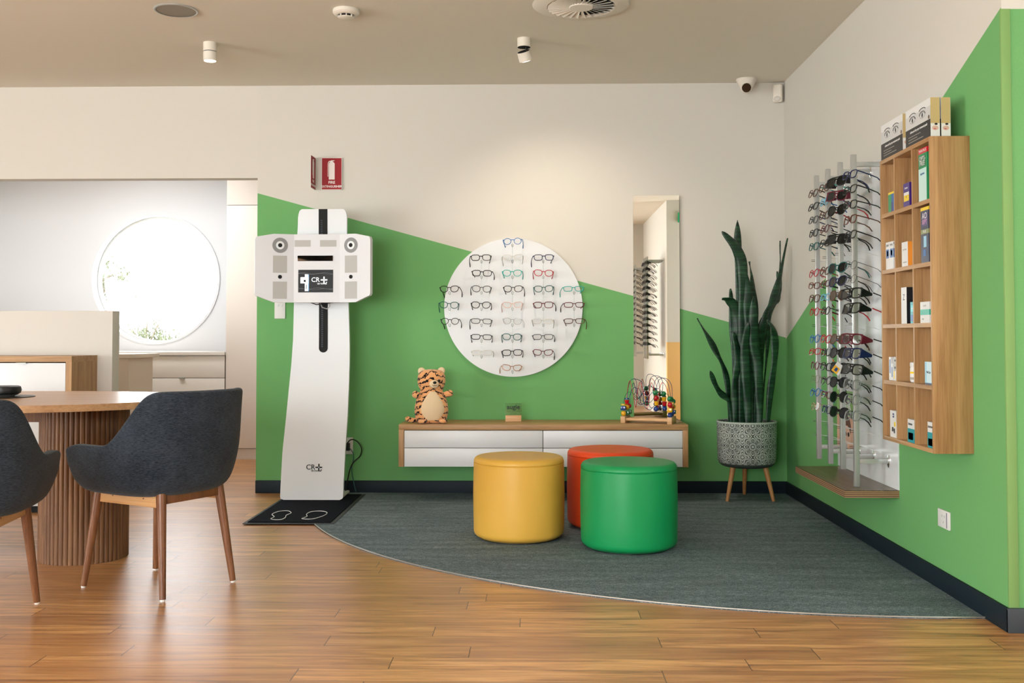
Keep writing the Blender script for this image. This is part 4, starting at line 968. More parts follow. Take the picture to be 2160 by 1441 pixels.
# poster leaning on the ledge
t = thing('poster', 'small upright poster of a child in glasses under a green headline', 'poster', (XR-0.0075, -1.31, 0.40))
q = MB(); n = -X
def pq(y0, y1, z0, z1, m, d): q.box((-0.002-d, y0, z0), (-d, y1, z1), m)
q.box((-0.003, -0.155, 0.0), (0, 0.135, 0.34), mat('poster skin tone', srgb(222, 176, 150), 0.5)); pq(-0.155, 0.135, 0.21, 0.34, mat('poster green', srgb(142, 186, 110), 0.5), 0.0012)
def disc(cy_, cz, ry, rz, m, d): q.prism([(ry*math.cos(2*PI*i/40), rz*math.sin(2*PI*i/40)) for i in range(40)], (-0.003-d, cy_, cz), -Y, Z, 0, m)
disc(-0.03, 0.15, 0.085, 0.065, mat('poster hair', srgb(96, 52, 34), 0.5), 0.0006); disc(-0.045, 0.10, 0.062, 0.060, mat('poster face', srgb(232, 190, 166), 0.5), 0.0012)
disc(-0.025, 0.115, 0.018, 0.012, mat('poster dark', srgb(30, 24, 24), 0.5), 0.0018); disc(-0.075, 0.115, 0.018, 0.012, MATS['poster dark'], 0.0018)
q.box((-0.0055, -0.12, 0.03), (-0.0035, -0.02, 0.04), MATS['poster dark'])
q.text('think', 0.095, (-0.0042, -0.02, 0.275), -Y, Z, M_wh, bold=0.002); q.text('about your eyes', 0.022, (-0.0042, -0.06, 0.228), -Y, Z, M_wh, bold=0.0004)
q.build('printed_sheet', parent=t, smooth=0)

# ================================================================== CUBBY SHELF
t = thing('cubby_shelf', 'oak wall shelf of fifteen open cubbies mounted on the right wall', 'shelf')
CX0 = 1.501; cy0, cy1 = -2.912, -2.336; cz0, cz1 = 0.585, 1.784; T = 0.0165
MB().box((CX0, cy0, cz0), (XR-0.0005, cy0+T, cz1), M_oak_z, bev=0.0008).build('side_panel', parent=t); MB().box((CX0, cy1-T, cz0), (XR-0.0005, cy1, cz1), M_oak_z, bev=0.0008).build('side_panel', parent=t)
MB().box((CX0, cy0+T, cz1-T), (XR-0.0005, cy1-T, cz1), M_oak_y, bev=0.0006).build('top_panel', parent=t); MB().box((CX0, cy0+T, cz0), (XR-0.0005, cy1-T, cz0+T), M_oak_y, bev=0.0006).build('bottom_panel', parent=t)
MB().box((XR-0.007, cy0+T, cz0+T), (XR-0.0006, cy1-T, cz1-T), M_oak_z).build('back_panel', parent=t, smooth=0)
SZ = [1.541, 1.301, 1.069, 0.832]
for z in SZ: MB().box((CX0+0.0005, cy0+T, z-T/2), (XR-0.007, cy1-T, z+T/2), M_oak_y).build('shelf_board', parent=t, smooth=0)
DY = [-2.512, -2.716]; D2 = 0.006
for z0, z1 in zip([cz0+T]+[z+T/2 for z in SZ[::-1]], [z-T/2 for z in SZ[::-1]]+[cz1-T]):
    for y in DY: MB().box((CX0+0.0008, y-D2, z0), (XR-0.007, y+D2, z1), M_oak_z).build('divider', parent=t, smooth=0)
FL = [1.541+T/2, 1.301+T/2, 1.069+T/2, 0.832+T/2, cz0+T]
def bc(name, rgb): return mat(name, srgb(*rgb), 0.4)
Bw = bc('carton white', (226, 226, 224)); Bn = bc('carton navy', (24, 32, 66)); Bb = bc('carton blue', (26, 92, 160)); Bg = bc('carton green', (16, 140, 84)); Bt = bc('carton teal', (30, 150, 160)); Bp = bc('carton purple', (62, 30, 120)); By = bc('carton yellow', (238, 206, 40)); Bo = bc('carton orange', (226, 140, 40)); Br = bc('carton red', (206, 24, 44)); Blb = bc('carton pale blue', (158, 206, 228)); Bgy = bc('carton grey', (168, 164, 154)); Bk = bc('carton black', (26, 26, 30)); Bmint = bc('carton mint', (40, 168, 140)); Bgold = bc('carton gold', (196, 172, 120)); Bph = bc('photo grey', (178, 178, 178)); Bskin = bc('photo skin', (214, 176, 160))
def carton(label, y, row, w, d, h, base, bands=(), texts=(), x=None, side=None, cat='box', name='carton', z=None, group='boxes in the oak cubbies', rz=0.0, wide=True):
    """y: centre along the shelf; w: width along the shelf; d: depth into it; bands: (face, u0, u1, v0, v1, material) fractions; face f = front (-x), s = side (-y)"""
    z = FL[row] if z is None else z; x = CX0+0.018 if x is None else x
    if w < 0.06 and wide: y -= w*0.175; w *= 1.35
    q = MB(); q.box((0, -w/2, 0), (d, w/2, h), base)
    for face, u0, u1, v0, v1, m in bands:
        if face == 'f': q.box((-0.0004, w/2-w*u1, h*v0), (0.0006, w/2-w*u0, h*v1), m)
        else: q.box((d*u0, -w/2-0.0004, h*v0), (d*u1, -w/2+0.0006, h*v1), m)
    for face, tx, size, u, v, m in texts:
        if face == 'f': q.text(tx, size, (-0.0009, w/2-w*u, h*v), -Y, Z, m, depth=0.0001, bold=0.0002)
        else: q.text(tx, size, (d*u, -w/2-0.0009, h*v), X, Z, m, depth=0.0001, bold=0.0002)
    return tag(q.build(name, loc=(x, y, z), rot=(0, 0, rz), smooth=0), label, cat, group)
cA = -2.36; 
carton('green, pink and blue carton in the top far cubby', -2.425, 0, 0.050, 0.055, 0.088, Bb, [('f', 0, 1, 0.9, 1, By), ('f', 0, .55, 0, .9, Bg), ('f', .55, .8, 0, .5, Bp)], x=1.515)
carton('blue and green carton behind another in the top far cubby', -2.47, 0, 0.040, 0.045, 0.092, Bb, [('f', .1, 1, .1, .9, Bg)], [('f', 'opti', .012, .5, .7, Bw)], x=1.575)
carton('purple carton with a yellow and white label in the top middle cubby', -2.615, 0, 0.052, 0.070, 0.098, Bp, [('f', .1, .9, .25, .5, By), ('f', .1, .9, .5, .62, Bw)], [('f', 'boston', .012, .5, .8, Bw), ('f', '6', .014, .5, .42, Bk)], x=1.512)
carton('large green and white twin pack carton in the top near cubby', -2.822, 0, 0.088, 0.090, 0.205, Bg, [('f', 0, 1, .90, 1, Br), ('f', 0, .9, .0, .62, bc('carton ice', (196, 226, 220))), ('f', .12, .8, .66, .86, bc('carton deep green', (6, 96, 52))), ('s', 0, 1, .90, 1, Br), ('s', .15, .55, .15, .55, Bw)], [('f', 'TWIN PACK', .014, .5, .95, Bw), ('f', 'OPTI-', .026, .46, .80, Bw), ('f', 'FREE', .026, .46, .71, Bw), ('f', 'express', .014, .45, .52, Bb), ('s', '2', .03, .35, .38, Bk)], x=1.506)
for k, (yy, xx) in enumerate(((-2.386, 1.512), (-2.434, 1.512), (-2.474, 1.552))):
    carton(['leftmost of three blue and white eye drop cartons in the second row', 'middle of three blue and white eye drop cartons in the second row', 'rearmost of three blue and white eye drop cartons, black lettered top'][k], yy, 1, 0.034, 0.036, 0.118, Bw, [('f', .15, .85, .42, .74, Bb), ('f', .3, .7, .5, .68, Bw), ('s', 0, 1, .42, .74, Bb)], [('f', 'HYLO', .011, .5, .88, Bk), ('s', 'HYLO', .013, .5, .92, Bk)], x=xx)
carton('white carton with an orange side in the second row middle cubby', -2.600, 1, 0.052, 0.045, 0.100, Bw, [('s', 0, 1, 0, 1, Bo), ('f', .2, .8, .15, .2, Bgy)], [('f', 'eye drops', .011, .5, .7, Bgy)], x=1.508)
carton('plain pale carton right of the orange-sided one', -2.670, 1, 0.040, 0.060, 0.096, bc('carton cream', (232, 228, 206)), [('f', .2, .8, .3, .7, Bw)], [('s', 'sterile', .01, .5, .5, Bgy)], x=1.530)
carton('tall navy carton with a yellow top band in the second row', -2.828, 1, 0.080, 0.090, 0.215, Bn, [('f', 0, 1, .94, 1, By), ('s', 0, 1, .94, 1, By), ('f', .2, .85, .66, .9, bc('carton violet', (70, 56, 110))), ('f', 0, 1, .52, .60, bc('carton khaki', (132, 138, 84))), ('s', 0, 1, .52, .60, MATS['carton khaki']), ('f', .35, .7, .28, .48, Blb), ('f', .3, .6, .12, .24, Bb), ('s', .2, .55, .05, .40, Bw)], [('f', 'AO', .034, .5, .84, Bw), ('f', 'SEPT', .024, .5, .73, bc('carton pink', (210, 150, 190))), ('f', 'PLUS', .014, .5, .56, Bw)], x=1.508)
carton('slim black book-like carton with a white spine marked Z', -2.585, 2, 0.045, 0.085, 0.148, Bk, [('f', 0, 1, 0, 1, Bw)], [('f', 'Z', .034, .5, .72, Bk), ('s', 'lens care', .012, .5, .12, Bgy)], x=1.508)
carton('small bright teal carton in front of the black one', -2.672, 2, 0.040, 0.050, 0.086, Bt, [('f', .1, .9, .55, .85, bc('carton aqua', (110, 206, 214))), ('f', .1, .9, .1, .4, Bb)], [('f', 'systane', .010, .5, .7, Bw)], x=1.512)
carton('white carton with a green band in the third row near cubby', -2.818, 2, 0.095, 0.075, 0.082, Bw, [('f', 0, 1, .38, .64, Bmint), ('s', 0, 1, .38, .64, Bmint)], [('f', 'sterile', .012, .5, .82, Bgy), ('f', 'wipes', .010, .3, .2, Bgy)], x=1.508)
carton('dark blue carton at the side of the third row near cubby', -2.866, 2, 0.030, 0.035, 0.16, Bn, [('f', 0, 1, 0, .4, Bt)], x=1.600)
for lab, yy, zz, ww, dd, hh, m, bnd in (('tall white carton at the left of the fourth row stack', -2.405, 0, .026, .03, .098, Bw, [('f', .3, .7, .3, .9, Bb)]), ('short white carton before the fourth row stack', -2.430, 0, .024, .03, .070, Bw, [('f', .3, .7, .2, .8, Bb)]),
        ('yellow-striped carton at the bottom of the fourth row stack', -2.468, 0, .036, .05, .040, Bw, [('f', 0, .3, .2, 1, By)]), ('grey carton second in the fourth row stack', -2.468, .040, .036, .05, .032, Bgy, [('f', .2, .8, .3, .6, Bk)]), ('grey carton topmost in the fourth row stack', -2.470, .072, .036, .05, .028, Bgy, [('f', .2, .8, .3, .6, Bk)])):
    carton(lab, yy, 3, ww, dd, hh, m, bnd, x=1.512, z=FL[3]+zz, wide=False)
q = MB(); pr = [(0, 0), (0.026, 0), (0.030, 0.004), (0.031, 0.012), (0.031, 0.056), (0.029, 0.062), (0.0, 0.062)]
q.lathe(pr, Bw, seg=40); q.lathe([(0.0314, 0.018), (0.0314, 0.046)], Bw, seg=40, cap=False); q.lathe([(0.0316, 0.036), (0.0316, 0.044)], By, seg=40, cap=False); q.lathe([(0.0316, 0.012), (0.0316, 0.022)], Bgy, seg=40, cap=False)
tub = q.build('tub', loc=(1.545, -2.640, FL[3])); tag(tub, 'round white tub with a yellow band in the fourth row', 'tub')
MB().lathe([(0, 0.0622), (0.030, 0.0622), (0.0315, 0.065), (0.0315, 0.078), (0.029, 0.081), (0, 0.081)], Bw, seg=40).build('lid', parent=tub)
carton('pale blue and white carton with navy base in the fourth row', -2.845, 3, 0.070, 0.07, 0.088, Blb, [('f', .0, 1, 0, .08, Bn), ('f', .3, 1, .1, 1, bc('carton ice blue', (206, 230, 240)))], [('f', 'VitaCap', .013, .55, .55, Bn)], x=1.508)
carton('white carton with a navy square logo in the bottom far cubby', -2.425, 4, 0.055, 0.052, 0.112, Bw, [('f', .42, .68, .74, .90, bc('logo navy', (26, 50, 120))), ('f', .66, .9, .42, .58, By), ('f', .3, .55, .22, .38, Bk), ('f', .6, .8, .16, .34, Bk)], [('f', 'ZEISS', .007, .55, .82, Bw), ('s', 'wipes', .012, .5, .5, Bgy)], x=1.512)
carton('white and green carton behind the navy-logo one', -2.482, 4, 0.02, 0.04, 0.05, Bg, [('f', 0, 1, .3, 1, Bw)], x=1.535)
carton('white and teal carton in the bottom middle cubby', -2.655, 4, 0.075, 0.055, 0.092, Bw, [('f', 0, 1, 0, .6, Bt), ('f', .1, .8, .12, .42, Bw), ('f', .6, .75, .25, .35, Bo)], [('f', 'biotrue', .015, .4, .8, Bk)], x=1.508)
carton('white and teal carton in the bottom near cubby', -2.862, 4, 0.062, 0.055, 0.098, Bw, [('f', 0, 1, 0, .6, Bt), ('f', .1, .8, .08, .36, Bw)], [('f', 'biotrue', .015, .45, .82, Bk)], x=1.508)
# printed boxes standing on the shelf
def eyebox(label, y, x, lean=0.0):
    w, d, h = 0.262, 0.036, 0.150
    q = MB(); q.box((0, -w/2, 0), (d, w/2, h), Bw)
    q.box((-0.0004, -w/2, 0), (0.0006, w/2, h*0.46), Bk); q.box((-0.0004, -w/2, h*.46), (0.0006, w/2, h*.80), bc('photo pale grey', (206, 206, 204)))
    def el(u, v, ru, rv, m, k): q.prism([(ru*math.cos(2*PI*i/24), rv*math.sin(2*PI*i/24)) for i in range(24)], (-0.0006-k*0.0003, w/2-w*u, h*v), -Y, Z, 0, m)
    for u in (.30, .70):
        el(u, .66, .030, .014, Bph, 1); el(u, .655, .022, .009, Bw, 2); el(u, .655, .0095, .0095, bc('photo iris', (96, 100, 104)), 3); el(u, .655, .0045, .0045, Bk, 4)
        q.tube([(-0.0015, w/2-w*u+0.030*math.cos(a), h*.665+0.014*math.sin(a)) for a in [PI*i/8 for i in range(9)]], 0.0012, Bk, seg=4)
        q.tube([(-0.0012, w/2-w*u+0.036*math.cos(a), h*.76+0.012*math.sin(a)) for a in [PI*(0.15+0.7*i/8) for i in range(9)]], 0.0016, bc('photo brow', (70, 70, 70)), seg=4)
    el(.95, .52, .008, .008, bc('seal brown', (110, 84, 60)), 2)
    q.text('advanced dry eye treatment pack', .0135, (-0.0009, w/2-w*.54, h*.36), -Y, Z, Bw, bold=.0001)
    for v, L in ((.24, .5), (.17, .36), (.10, .6)): q.box((-0.0008, w/2-w*(.12+L), h*v-.0012), (0, w/2-w*.12, h*v+.0012), Bgy)
    q.box((0.001, -w/2-0.0004, h*.34), (d-0.001, -w/2+0.0006, h), Bgold); q.box((0.001, -w/2-0.0004, .002), (d-0.001, -w/2+0.0006, h*.34), Bw)
    q.prism([(0.012*math.cos(2*PI*i/20), 0.009*math.sin(2*PI*i/20)) for i in range(20)], (d/2, -w/2-0.0008, h*.22), X, Z, 0, Bskin); q.prism([(0.006*math.cos(2*PI*i/20), 0.004*math.sin(2*PI*i/20)) for i in range(20)], (d/2+.003, -w/2-0.0012, h*.32), X, Z, 0, Bk)
    q.prism([(0.005*math.cos(2*PI*i/20), 0.0025*math.sin(2*PI*i/20)) for i in range(20)], (d/2-.002, -w/2-0.0012, h*.20), X, Z, 0, bc('photo lips', (190, 110, 110)))
    return tag(q.build('carton', loc=(x, y, 1.7845), smooth=0), label, 'box', 'eye-photo boxes on top of the cubby shelf')
eyebox('eye-photo box at the far end on top of the oak cubbies', -2.478, 1.505); eyebox('eye-photo box at the near end on top, in front', -2.768, 1.508); eyebox('gold-sided box standing behind the near eye-photo box on top', -2.766, 1.549)
#@@PART4
# ================================================================== TIGER PLUSH
def tiger_mat():
    m, T = newmat('striped orange plush', 0.95, 0.1)
    p = T.pos(); s = T.sep(p)
    d = T.noise(p, 26, 3, 0.6); ax = T.math('ABSOLUTE', s[0])
    ph = T.math('ADD', T.math('ADD', T.math('MULTIPLY', s[2], 175.0), T.math('MULTIPLY', ax, 95.0)), T.math('MULTIPLY', d, 15.0))
    st = T.math('SINE', ph); thr = T.math('ADD', 0.30, T.math('MULTIPLY', T.noise(p, 42, 2), 0.75))
    f = T.math('GREATER_THAN', T.math('SUBTRACT', st, 0.0), T.math('SUBTRACT', thr, 0.06))
    T.l(T.mix(f, srgb(236, 172, 116), srgb(28, 20, 22)), T.b.inputs['Base Color']); T.bump(T.noise(p, 500, 2), 0.4, 0.002)
    T.b.inputs['Sheen Weight'].default_value = 0.3; return m
MT = tiger_mat(); MC = mat('cream plush', srgb(232, 206, 168), 0.95, bump=0.4, bscale=500, spec=0.1)
t = thing('toy_tiger', 'orange striped plush tiger with a cream belly sitting on the console', 'toy', (-0.648, -0.265, 0.4830), (0, 0, 0.22))
PR_ = [(0.0, 0.0), (0.07, 0.0), (0.092, 0.014), (0.103, 0.045), (0.107, 0.08), (0.103, 0.115), (0.092, 0.155), (0.078, 0.187), (0.0715, 0.204), (0.078, 0.222), (0.086, 0.245), (0.089, 0.27), (0.086, 0.295), (0.076, 0.318), (0.056, 0.331), (0.028, 0.337), (0, 0.338)]
def smooth_prof(P, k=5):
    out = []
    for i in range(len(P)-1):
        p0, p1, p2, p3 = [Vector(P[min(max(i+j, 0), len(P)-1)]) for j in (-1, 0, 1, 2)]
        for a in range(k):
            f = a/k; q = 0.5*((2*p1)+(p2-p0)*f+(2*p0-5*p1+4*p2-p3)*f*f+(3*p1-p0-3*p2+p3)*f**3); out.append((max(0, q.x), q.y))
    out.append(P[-1]); return out
SP = smooth_prof(PR_)
body = MB().lathe(SP, MT, seg=56, sy=0.80, cap=False).build('body', parent=t, smooth=80)
def rad_at(z):
    for a, b in zip(SP, SP[1:]):
        if a[1] <= z <= b[1] and b[1] > a[1]: return a[0]+(b[0]-a[0])*(z-a[1])/(b[1]-a[1])
    return 0.08
mb = MB(); rows = []
for i in range(25):
    g = i/24; z = 0.022+g*0.178; hw = 0.80*math.sin(PI*min(1, (g*0.86+0.07)))**0.55*(1.0 if g < .35 else 1-0.30*((g-.35)/.65))
    row = []
    for j in range(17):
        a = -PI/2+hw*(-1+2*j/16); r = rad_at(z)+0.0035*min(1, (1-abs(-1+2*j/16))*4+0.12); row.append(mb.bm.verts.new((r*math.cos(a), r*math.sin(a)*0.80, z)))
    rows.append(row)
for a, b in zip(rows, rows[1:]):
    for j in range(16): mb.bm.faces.new((a[j], a[j+1], b[j+1], b[j]))
mb._fin(0, MC); mb.build('belly_patch', parent=t, smooth=80)
MB().ball((0.008, -0.068, 0.247), (0.031, 0.018, 0.027), MC, seg=28).build('muzzle', parent=t, smooth=80)
MB().ball((0.010, -0.087, 0.257), (0.0115, 0.007, 0.0085), M_dark).build('nose', parent=t, smooth=80)
MB().tube([(-0.004, -0.0855, 0.243), (0.001, -0.0868, 0.238), (0.007, -0.0868, 0.2385), (0.010, -0.0872, 0.243), (0.013, -0.0868, 0.2385), (0.019, -0.0862, 0.238), (0.023, -0.0845, 0.243)], 0.0011, M_dark, seg=6).build('mouth', parent=t)
for x in (-0.036, 0.040): MB().ball((x, -0.0675, 0.267), (0.0088, 0.006, 0.0088), M_dark).build('eye', parent=t, smooth=80)
for x, rt in ((-0.062, 0.5), (0.062, -0.5)):
    e = MB().ball((x, 0.0, 0.325), (0.024, 0.012, 0.026), MC, seg=22, rot=Euler((0, -rt, 0)).to_matrix()).build('ear', parent=t, smooth=80)
for sgn in (-1, 1):
    a = MB()
    if sgn < 0: a.tube([(-0.070, -0.02, 0.168), (-0.095, -0.035, 0.176), (-0.108, -0.055, 0.184), (-0.112, -0.064, 0.186)], [0.018, 0.022, 0.023, 0.014], MT, seg=14)
    else: a.tube([(0.070, -0.01, 0.172), (0.098, -0.012, 0.180), (0.120, -0.018, 0.187), (0.132, -0.022, 0.190)], [0.016, 0.021, 0.022, 0.013], MT, seg=14)
    a.build('arm', parent=t, smooth=80)
    MB().ball((sgn*0.062, -0.070, 0.014), (0.030, 0.036, 0.014), MT, seg=20).build('foot', parent=t, smooth=80)
MB().tube([(-0.080, 0.01, 0.018), (-0.115, -0.01, 0.018), (-0.140, -0.02, 0.024), (-0.158, -0.025, 0.034), (-0.162, -0.025, 0.040)], [0.014, 0.0155, 0.0155, 0.015, 0.008], MT, seg=14).build('tail', parent=t, smooth=80)

# ================================================================== AUGIE SIGN
t = thing('name_stand', 'small wooden block holding a clear plate that reads augie', 'sign', (-0.131, -0.155, 0.4828))
M_pine = wood('pale pine block', srgb(196, 150, 104), srgb(216, 172, 126), srgb(228, 188, 142), axis=0, rough=0.5)
MB().box((-0.051, -0.018, 0), (0.051, 0.018, 0.040), M_pine, bev=0.0015).build('block', parent=t)
pl_ = MB().box((-0.053, -0.0015, 0.034), (0.053, 0.0015, 0.118), clear('pale green acrylic', (0.80, 0.88, 0.82, 1), 0.06)).build('clear_plate', parent=t, smooth=0)
M_gink = mat('dark green ink', srgb(8, 46, 26), 0.6)
q = MB(); q.text('augie', 0.041, (0, -0.0022, 0.092), X, Z, M_gink, bold=0.0012)
q.box((-0.048, -0.0022, 0.0725), (0.048, -0.0018, 0.0737), M_gink); q.text('childrens glasses by design', 0.0083, (0, -0.0022, 0.064), X, Z, M_gink, sx=0.95); q.text('made for little faces', 0.0066, (0, -0.0022, 0.053), X, Z, M_gink, sx=0.8)
q.build('lettering', parent=pl_, smooth=0)

# ================================================================== BEAD MAZE TOY
t = thing('bead_maze', 'wooden bead maze toy with coloured looping wires on the console', 'toy', (0.722, -0.255, 0.4828), (0, 0, -0.33))
for sx in (-1, 1): MB().box((sx*0.148-0.015, -0.070, 0), (sx*0.148+0.015, 0.070, 0.042), M_pine, bev=0.002).build('end_block', parent=t)
for y in (-0.045, 0, 0.045): MB().tube([(-0.134, y, 0.022), (0.134, y, 0.022)], 0.0095, M_pine, seg=14).build('dowel', parent=t)
wg, wb, wr_ = mat('green painted wire', srgb(16, 120, 70), 0.25), mat('blue painted wire', srgb(26, 50, 110), 0.25), mat('red painted wire', srgb(190, 24, 40), 0.25)
def wire(pts, y, m, name='wire'):
    P = [Vector(((a-1373)/318, y+0.02*math.sin(i*1.7), (892-b)/334)) for i, (a, b) in enumerate(pts)]; sm = []
    P[0].y = P[-1].y = y
    for i in range(len(P)-1):
        p0, p1, p2, p3 = P[max(0, i-1)], P[i], P[i+1], P[min(len(P)-1, i+2)]
        for k in range(7):
            f = k/7; sm.append(0.5*((2*p1)+(p2-p0)*f+(2*p0-5*p1+4*p2-p3)*f*f+(3*p1-p0-3*p2+p3)*f**3))
    sm.append(P[-1]); MB().tube(sm, 0.0017, m, seg=7).build(name, parent=t)
wire([(1326, 880), (1325, 850), (1332, 831), (1343, 827), (1354, 838), (1372, 851), (1386, 843), (1396, 826), (1408, 827), (1419, 840), (1420, 880)], -0.05, wg)
wire([(1328, 880), (1329, 830), (1336, 806), (1347, 800), (1360, 808), (1362, 832), (1366, 856), (1378, 864), (1388, 845), (1384, 815), (1392, 798), (1402, 797), (1412, 810), (1419, 845), (1420, 880)], 0.0, wb)
wire([(1326, 880), (1330, 828), (1337, 804), (1343, 822), (1348, 860), (1351, 830), (1359, 806), (1366, 830), (1371, 862), (1377, 822), (1383, 807), (1389, 832), (1393, 860), (1397, 824), (1405, 806), (1413, 826), (1418, 880)], -0.02, wr_)
wire([(1327, 880), (1330, 840), (1345, 818), (1358, 852), (1368, 842), (1380, 826), (1392, 820), (1402, 832), (1404, 862), (1412, 872), (1419, 880)], 0.03, wb)
wire([(1328, 880), (1332, 832), (1340, 810), (1350, 842), (1360, 826), (1372, 860), (1384, 852), (1390, 806), (1404, 799), (1416, 812), (1420, 840), (1421, 880)], 0.05, wb)
BC = dict(r=mat('red bead', srgb(196, 18, 34), 0.2, coat=.5), g=mat('green bead', srgb(10, 122, 68), 0.2, coat=.5), b=mat('blue bead', srgb(22, 58, 130), 0.2, coat=.5), y=mat('yellow bead', srgb(236, 176, 34), 0.2, coat=.5))
for px, py, y, c, k in ((1326, 872, -.05, 'y', 's'), (1326, 861, -.05, 'b', 'c'), (1326, 853.5, -.05, 'y', 'd'), (1329, 872, 0, 'g', 'c'), (1329, 860, 0, 'y', 's'), (1329, 849, 0, 'r', 'k'), (1329, 842, 0, 'b', 'd'), (1330, 871, .04, 'g', 'c'), (1330, 858, .04, 'r', 's'),
                        (1420, 874, -.05, 'b', 's'), (1420, 863, -.05, 'y', 'c'), (1420, 852, -.05, 'r', 's'), (1419.5, 840, -.05, 'g', 's'), (1420, 872, 0, 'b', 's'), (1420, 861, 0, 'r', 'k'), (1420, 852, 0, 'y', 'c'), (1419, 841, 0, 'g', 's'), (1420, 869, .05, 'b', 'c'), (1420, 858, .05, 'y', 's'), (1420, 847, .05, 'g', 's'),
                        (1404, 862, .03, 'b', 's'), (1404, 851.5, .03, 'r', 'k'), (1403, 842, .03, 'y', 'k'), (1402, 831, .03, 'g', 's'), (1390, 862, -.02, 'b', 's'), (1391, 850, -.02, 'y', 'k'), (1390, 839, -.02, 'r', 's'), (1388.5, 828, -.02, 'g', 's')):
    p = Vector(((px-1373)/318, y, (892-py)/334)); q = MB(); m = BC[c]
    if k == 's': q.ball(p, 0.0165, m, seg=20)
    elif k == 'c': q.box(p-Vector((.0155, .0155, .0135)), p+Vector((.0155, .0155, .0135)), m, bev=0.002)
    elif k == 'd': q.cyl(p-Vector((0, 0, .004)), p+Vector((0, 0, .004)), 0.016, 0.016, m)
    else: q.cyl(p-Vector((0, 0, .013)), p+Vector((0, 0, .013)), 0.012, 0.016, m)
    q.build('bead', parent=t, smooth=50)

# ================================================================== CEILING AND CORNER DEVICES
t = thing('ceiling_speaker', 'round grey speaker grille with a white rim in the ceiling', 'speaker', (-1.828, -1.616, H))
MB().lathe([(0.100, 0), (0.110, 0), (0.110, -0.004), (0.106, -0.007), (0.100, -0.006)], M_alu, seg=72, cap=False).build('rim', parent=t)
MB().lathe([(0, -0.0055), (0.1005, -0.004), (0.1005, -0.001)], mat('speaker grille mesh', srgb(150, 142, 128), 0.8, bump=1.0, bscale=700), seg=64, cap=False).build('grille', parent=t)
M_fix = mat('off white fitting', srgb(226, 218, 204), 0.45)
t = thing('smoke_detector', 'round white smoke detector on the ceiling', 'detector', (-0.957, -1.60, H))
MB().lathe([(0.050, 0), (0.066, -0.001), (0.068, -0.006), (0.068, -0.018), (0.060, -0.027), (0.046, -0.031), (0.044, -0.031)], M_fix, seg=56, cap=False).build('base', parent=t)
MB().lathe([(0.034, -0.026), (0.034, -0.040)], M_black, seg=40, cap=False).build('sensing_chamber', parent=t)
q = MB().lathe([(0, -0.047), (0.032, -0.046), (0.039, -0.042), (0.039, -0.039), (0, -0.039)], M_fix, seg=48, cap=False)
for i in range(8): a = i*PI/4+.2; q.box((-0.0025, 0.034, -0.042), (0.0025, 0.042, -0.028), M_fix, mtx=Matrix.Rotation(a, 4, 'Z'))
q.build('cap', parent=t)
t = thing('air_diffuser', 'round swirl air diffuser in the ceiling at the top edge', 'vent', (0.241, -1.655, H))
MB().lathe([(0.165, -0.002), (0.172, -0.014), (0.235, -0.008), (0.246, -0.001)], M_fix, seg=96, cap=False).build('outer_ring', parent=t, smooth=60)
MB().cyl((0, 0, -0.001), (0, 0, -0.0025), 0.167, 0.167, M_dark, seg=64).build('cavity_shade_disc', parent=t)  # flat black disc, paints the shade of the cavity behind the blades
MB().lathe([(0, -0.021), (0.058, -0.019), (0.062, -0.013), (0.062, -0.004)], M_fix, seg=56, cap=False).build('centre_hub', parent=t, smooth=50)
for i in range(26):
    a = 2*PI*i/26; q = MB(); v = []
    for r_, w_ in ((0.058, 0.007), (0.168, 0.019)):
        for s_ in (-1, 1): v.append(q.bm.verts.new((r_, s_*w_*0.75, -0.0125+s_*w_*0.42)))
    q.bm.faces.new((v[0], v[1], v[3], v[2])); q._fin(0, M_fix); o = q.build('blade', parent=t, rot=(0, 0, a), smooth=0)
    so = o.modifiers.new('s', 'SOLIDIFY'); so.thickness = 0.0014
t = thing('ceiling_spotlight', 'lit white cylinder spotlight on the ceiling above the opening', 'lamp', (-1.838, -1.02, H))
MB().cyl((0, 0, 0), (0, 0, -0.050), 0.0375, 0.0375, M_fix, seg=48).build('base', parent=t); MB().cyl((0, 0, -0.050), (0, 0, -0.054), 0.034, 0.034, M_black, seg=40).build('joint', parent=t)
MB().lathe([(0.0, -0.054), (0.0375, -0.054), (0.0375, -0.105), (0.033, -0.105), (0.033, -0.1)], M_fix, seg=48, cap=False).build('head', parent=t)
MB().cyl((0, 0, -0.0985), (0, 0, -0.101), 0.033, 0.033, mat('lit lamp lens', (1, 1, 1, 1), 0.5, emit=(1, .93, .82, 1), es=14), seg=40).build('lamp_lens', parent=t)
spot('spot_light_a', (-1.838, -1.02, 2.58), (-1.7, -1.1, 0), 14, (1.0, 0.88, 0.72), 70, 1.0, 0.03)
t = thing('ceiling_spotlight', 'tilted white cylinder spotlight on the ceiling above the round panel', 'lamp', (-0.052, -1.06, H))
MB().cyl((0, 0, 0), (0, 0, -0.050), 0.0375, 0.0375, M_fix, seg=48).build('base', parent=t)
q = MB().cyl((0, 0, -0.050), (0, 0, -0.0505), 0.036, 0.036, M_dark, seg=40); q.cyl((0.012, 0, -0.05), (0.016, 0, -0.075), 0.006, 0.006, M_black, seg=16); q.build('joint', parent=t)
ax = Vector((0.30, 0.50, -1)).normalized(); p0 = Vector((-0.003, 0, -0.073)); hd2 = MB().cyl(p0, p0+ax*0.052, 0.0375, 0.0375, M_fix, seg=48); hd2.cyl(p0-ax*0.001, p0, 0.034, 0.034, M_dark, seg=40); hd2 = hd2.build('head', parent=t)
MB().cyl(p0+ax*0.0521, p0+ax*0.0535, 0.032, 0.032, MATS['lit lamp lens'], seg=40).build('lamp_lens', parent=t)
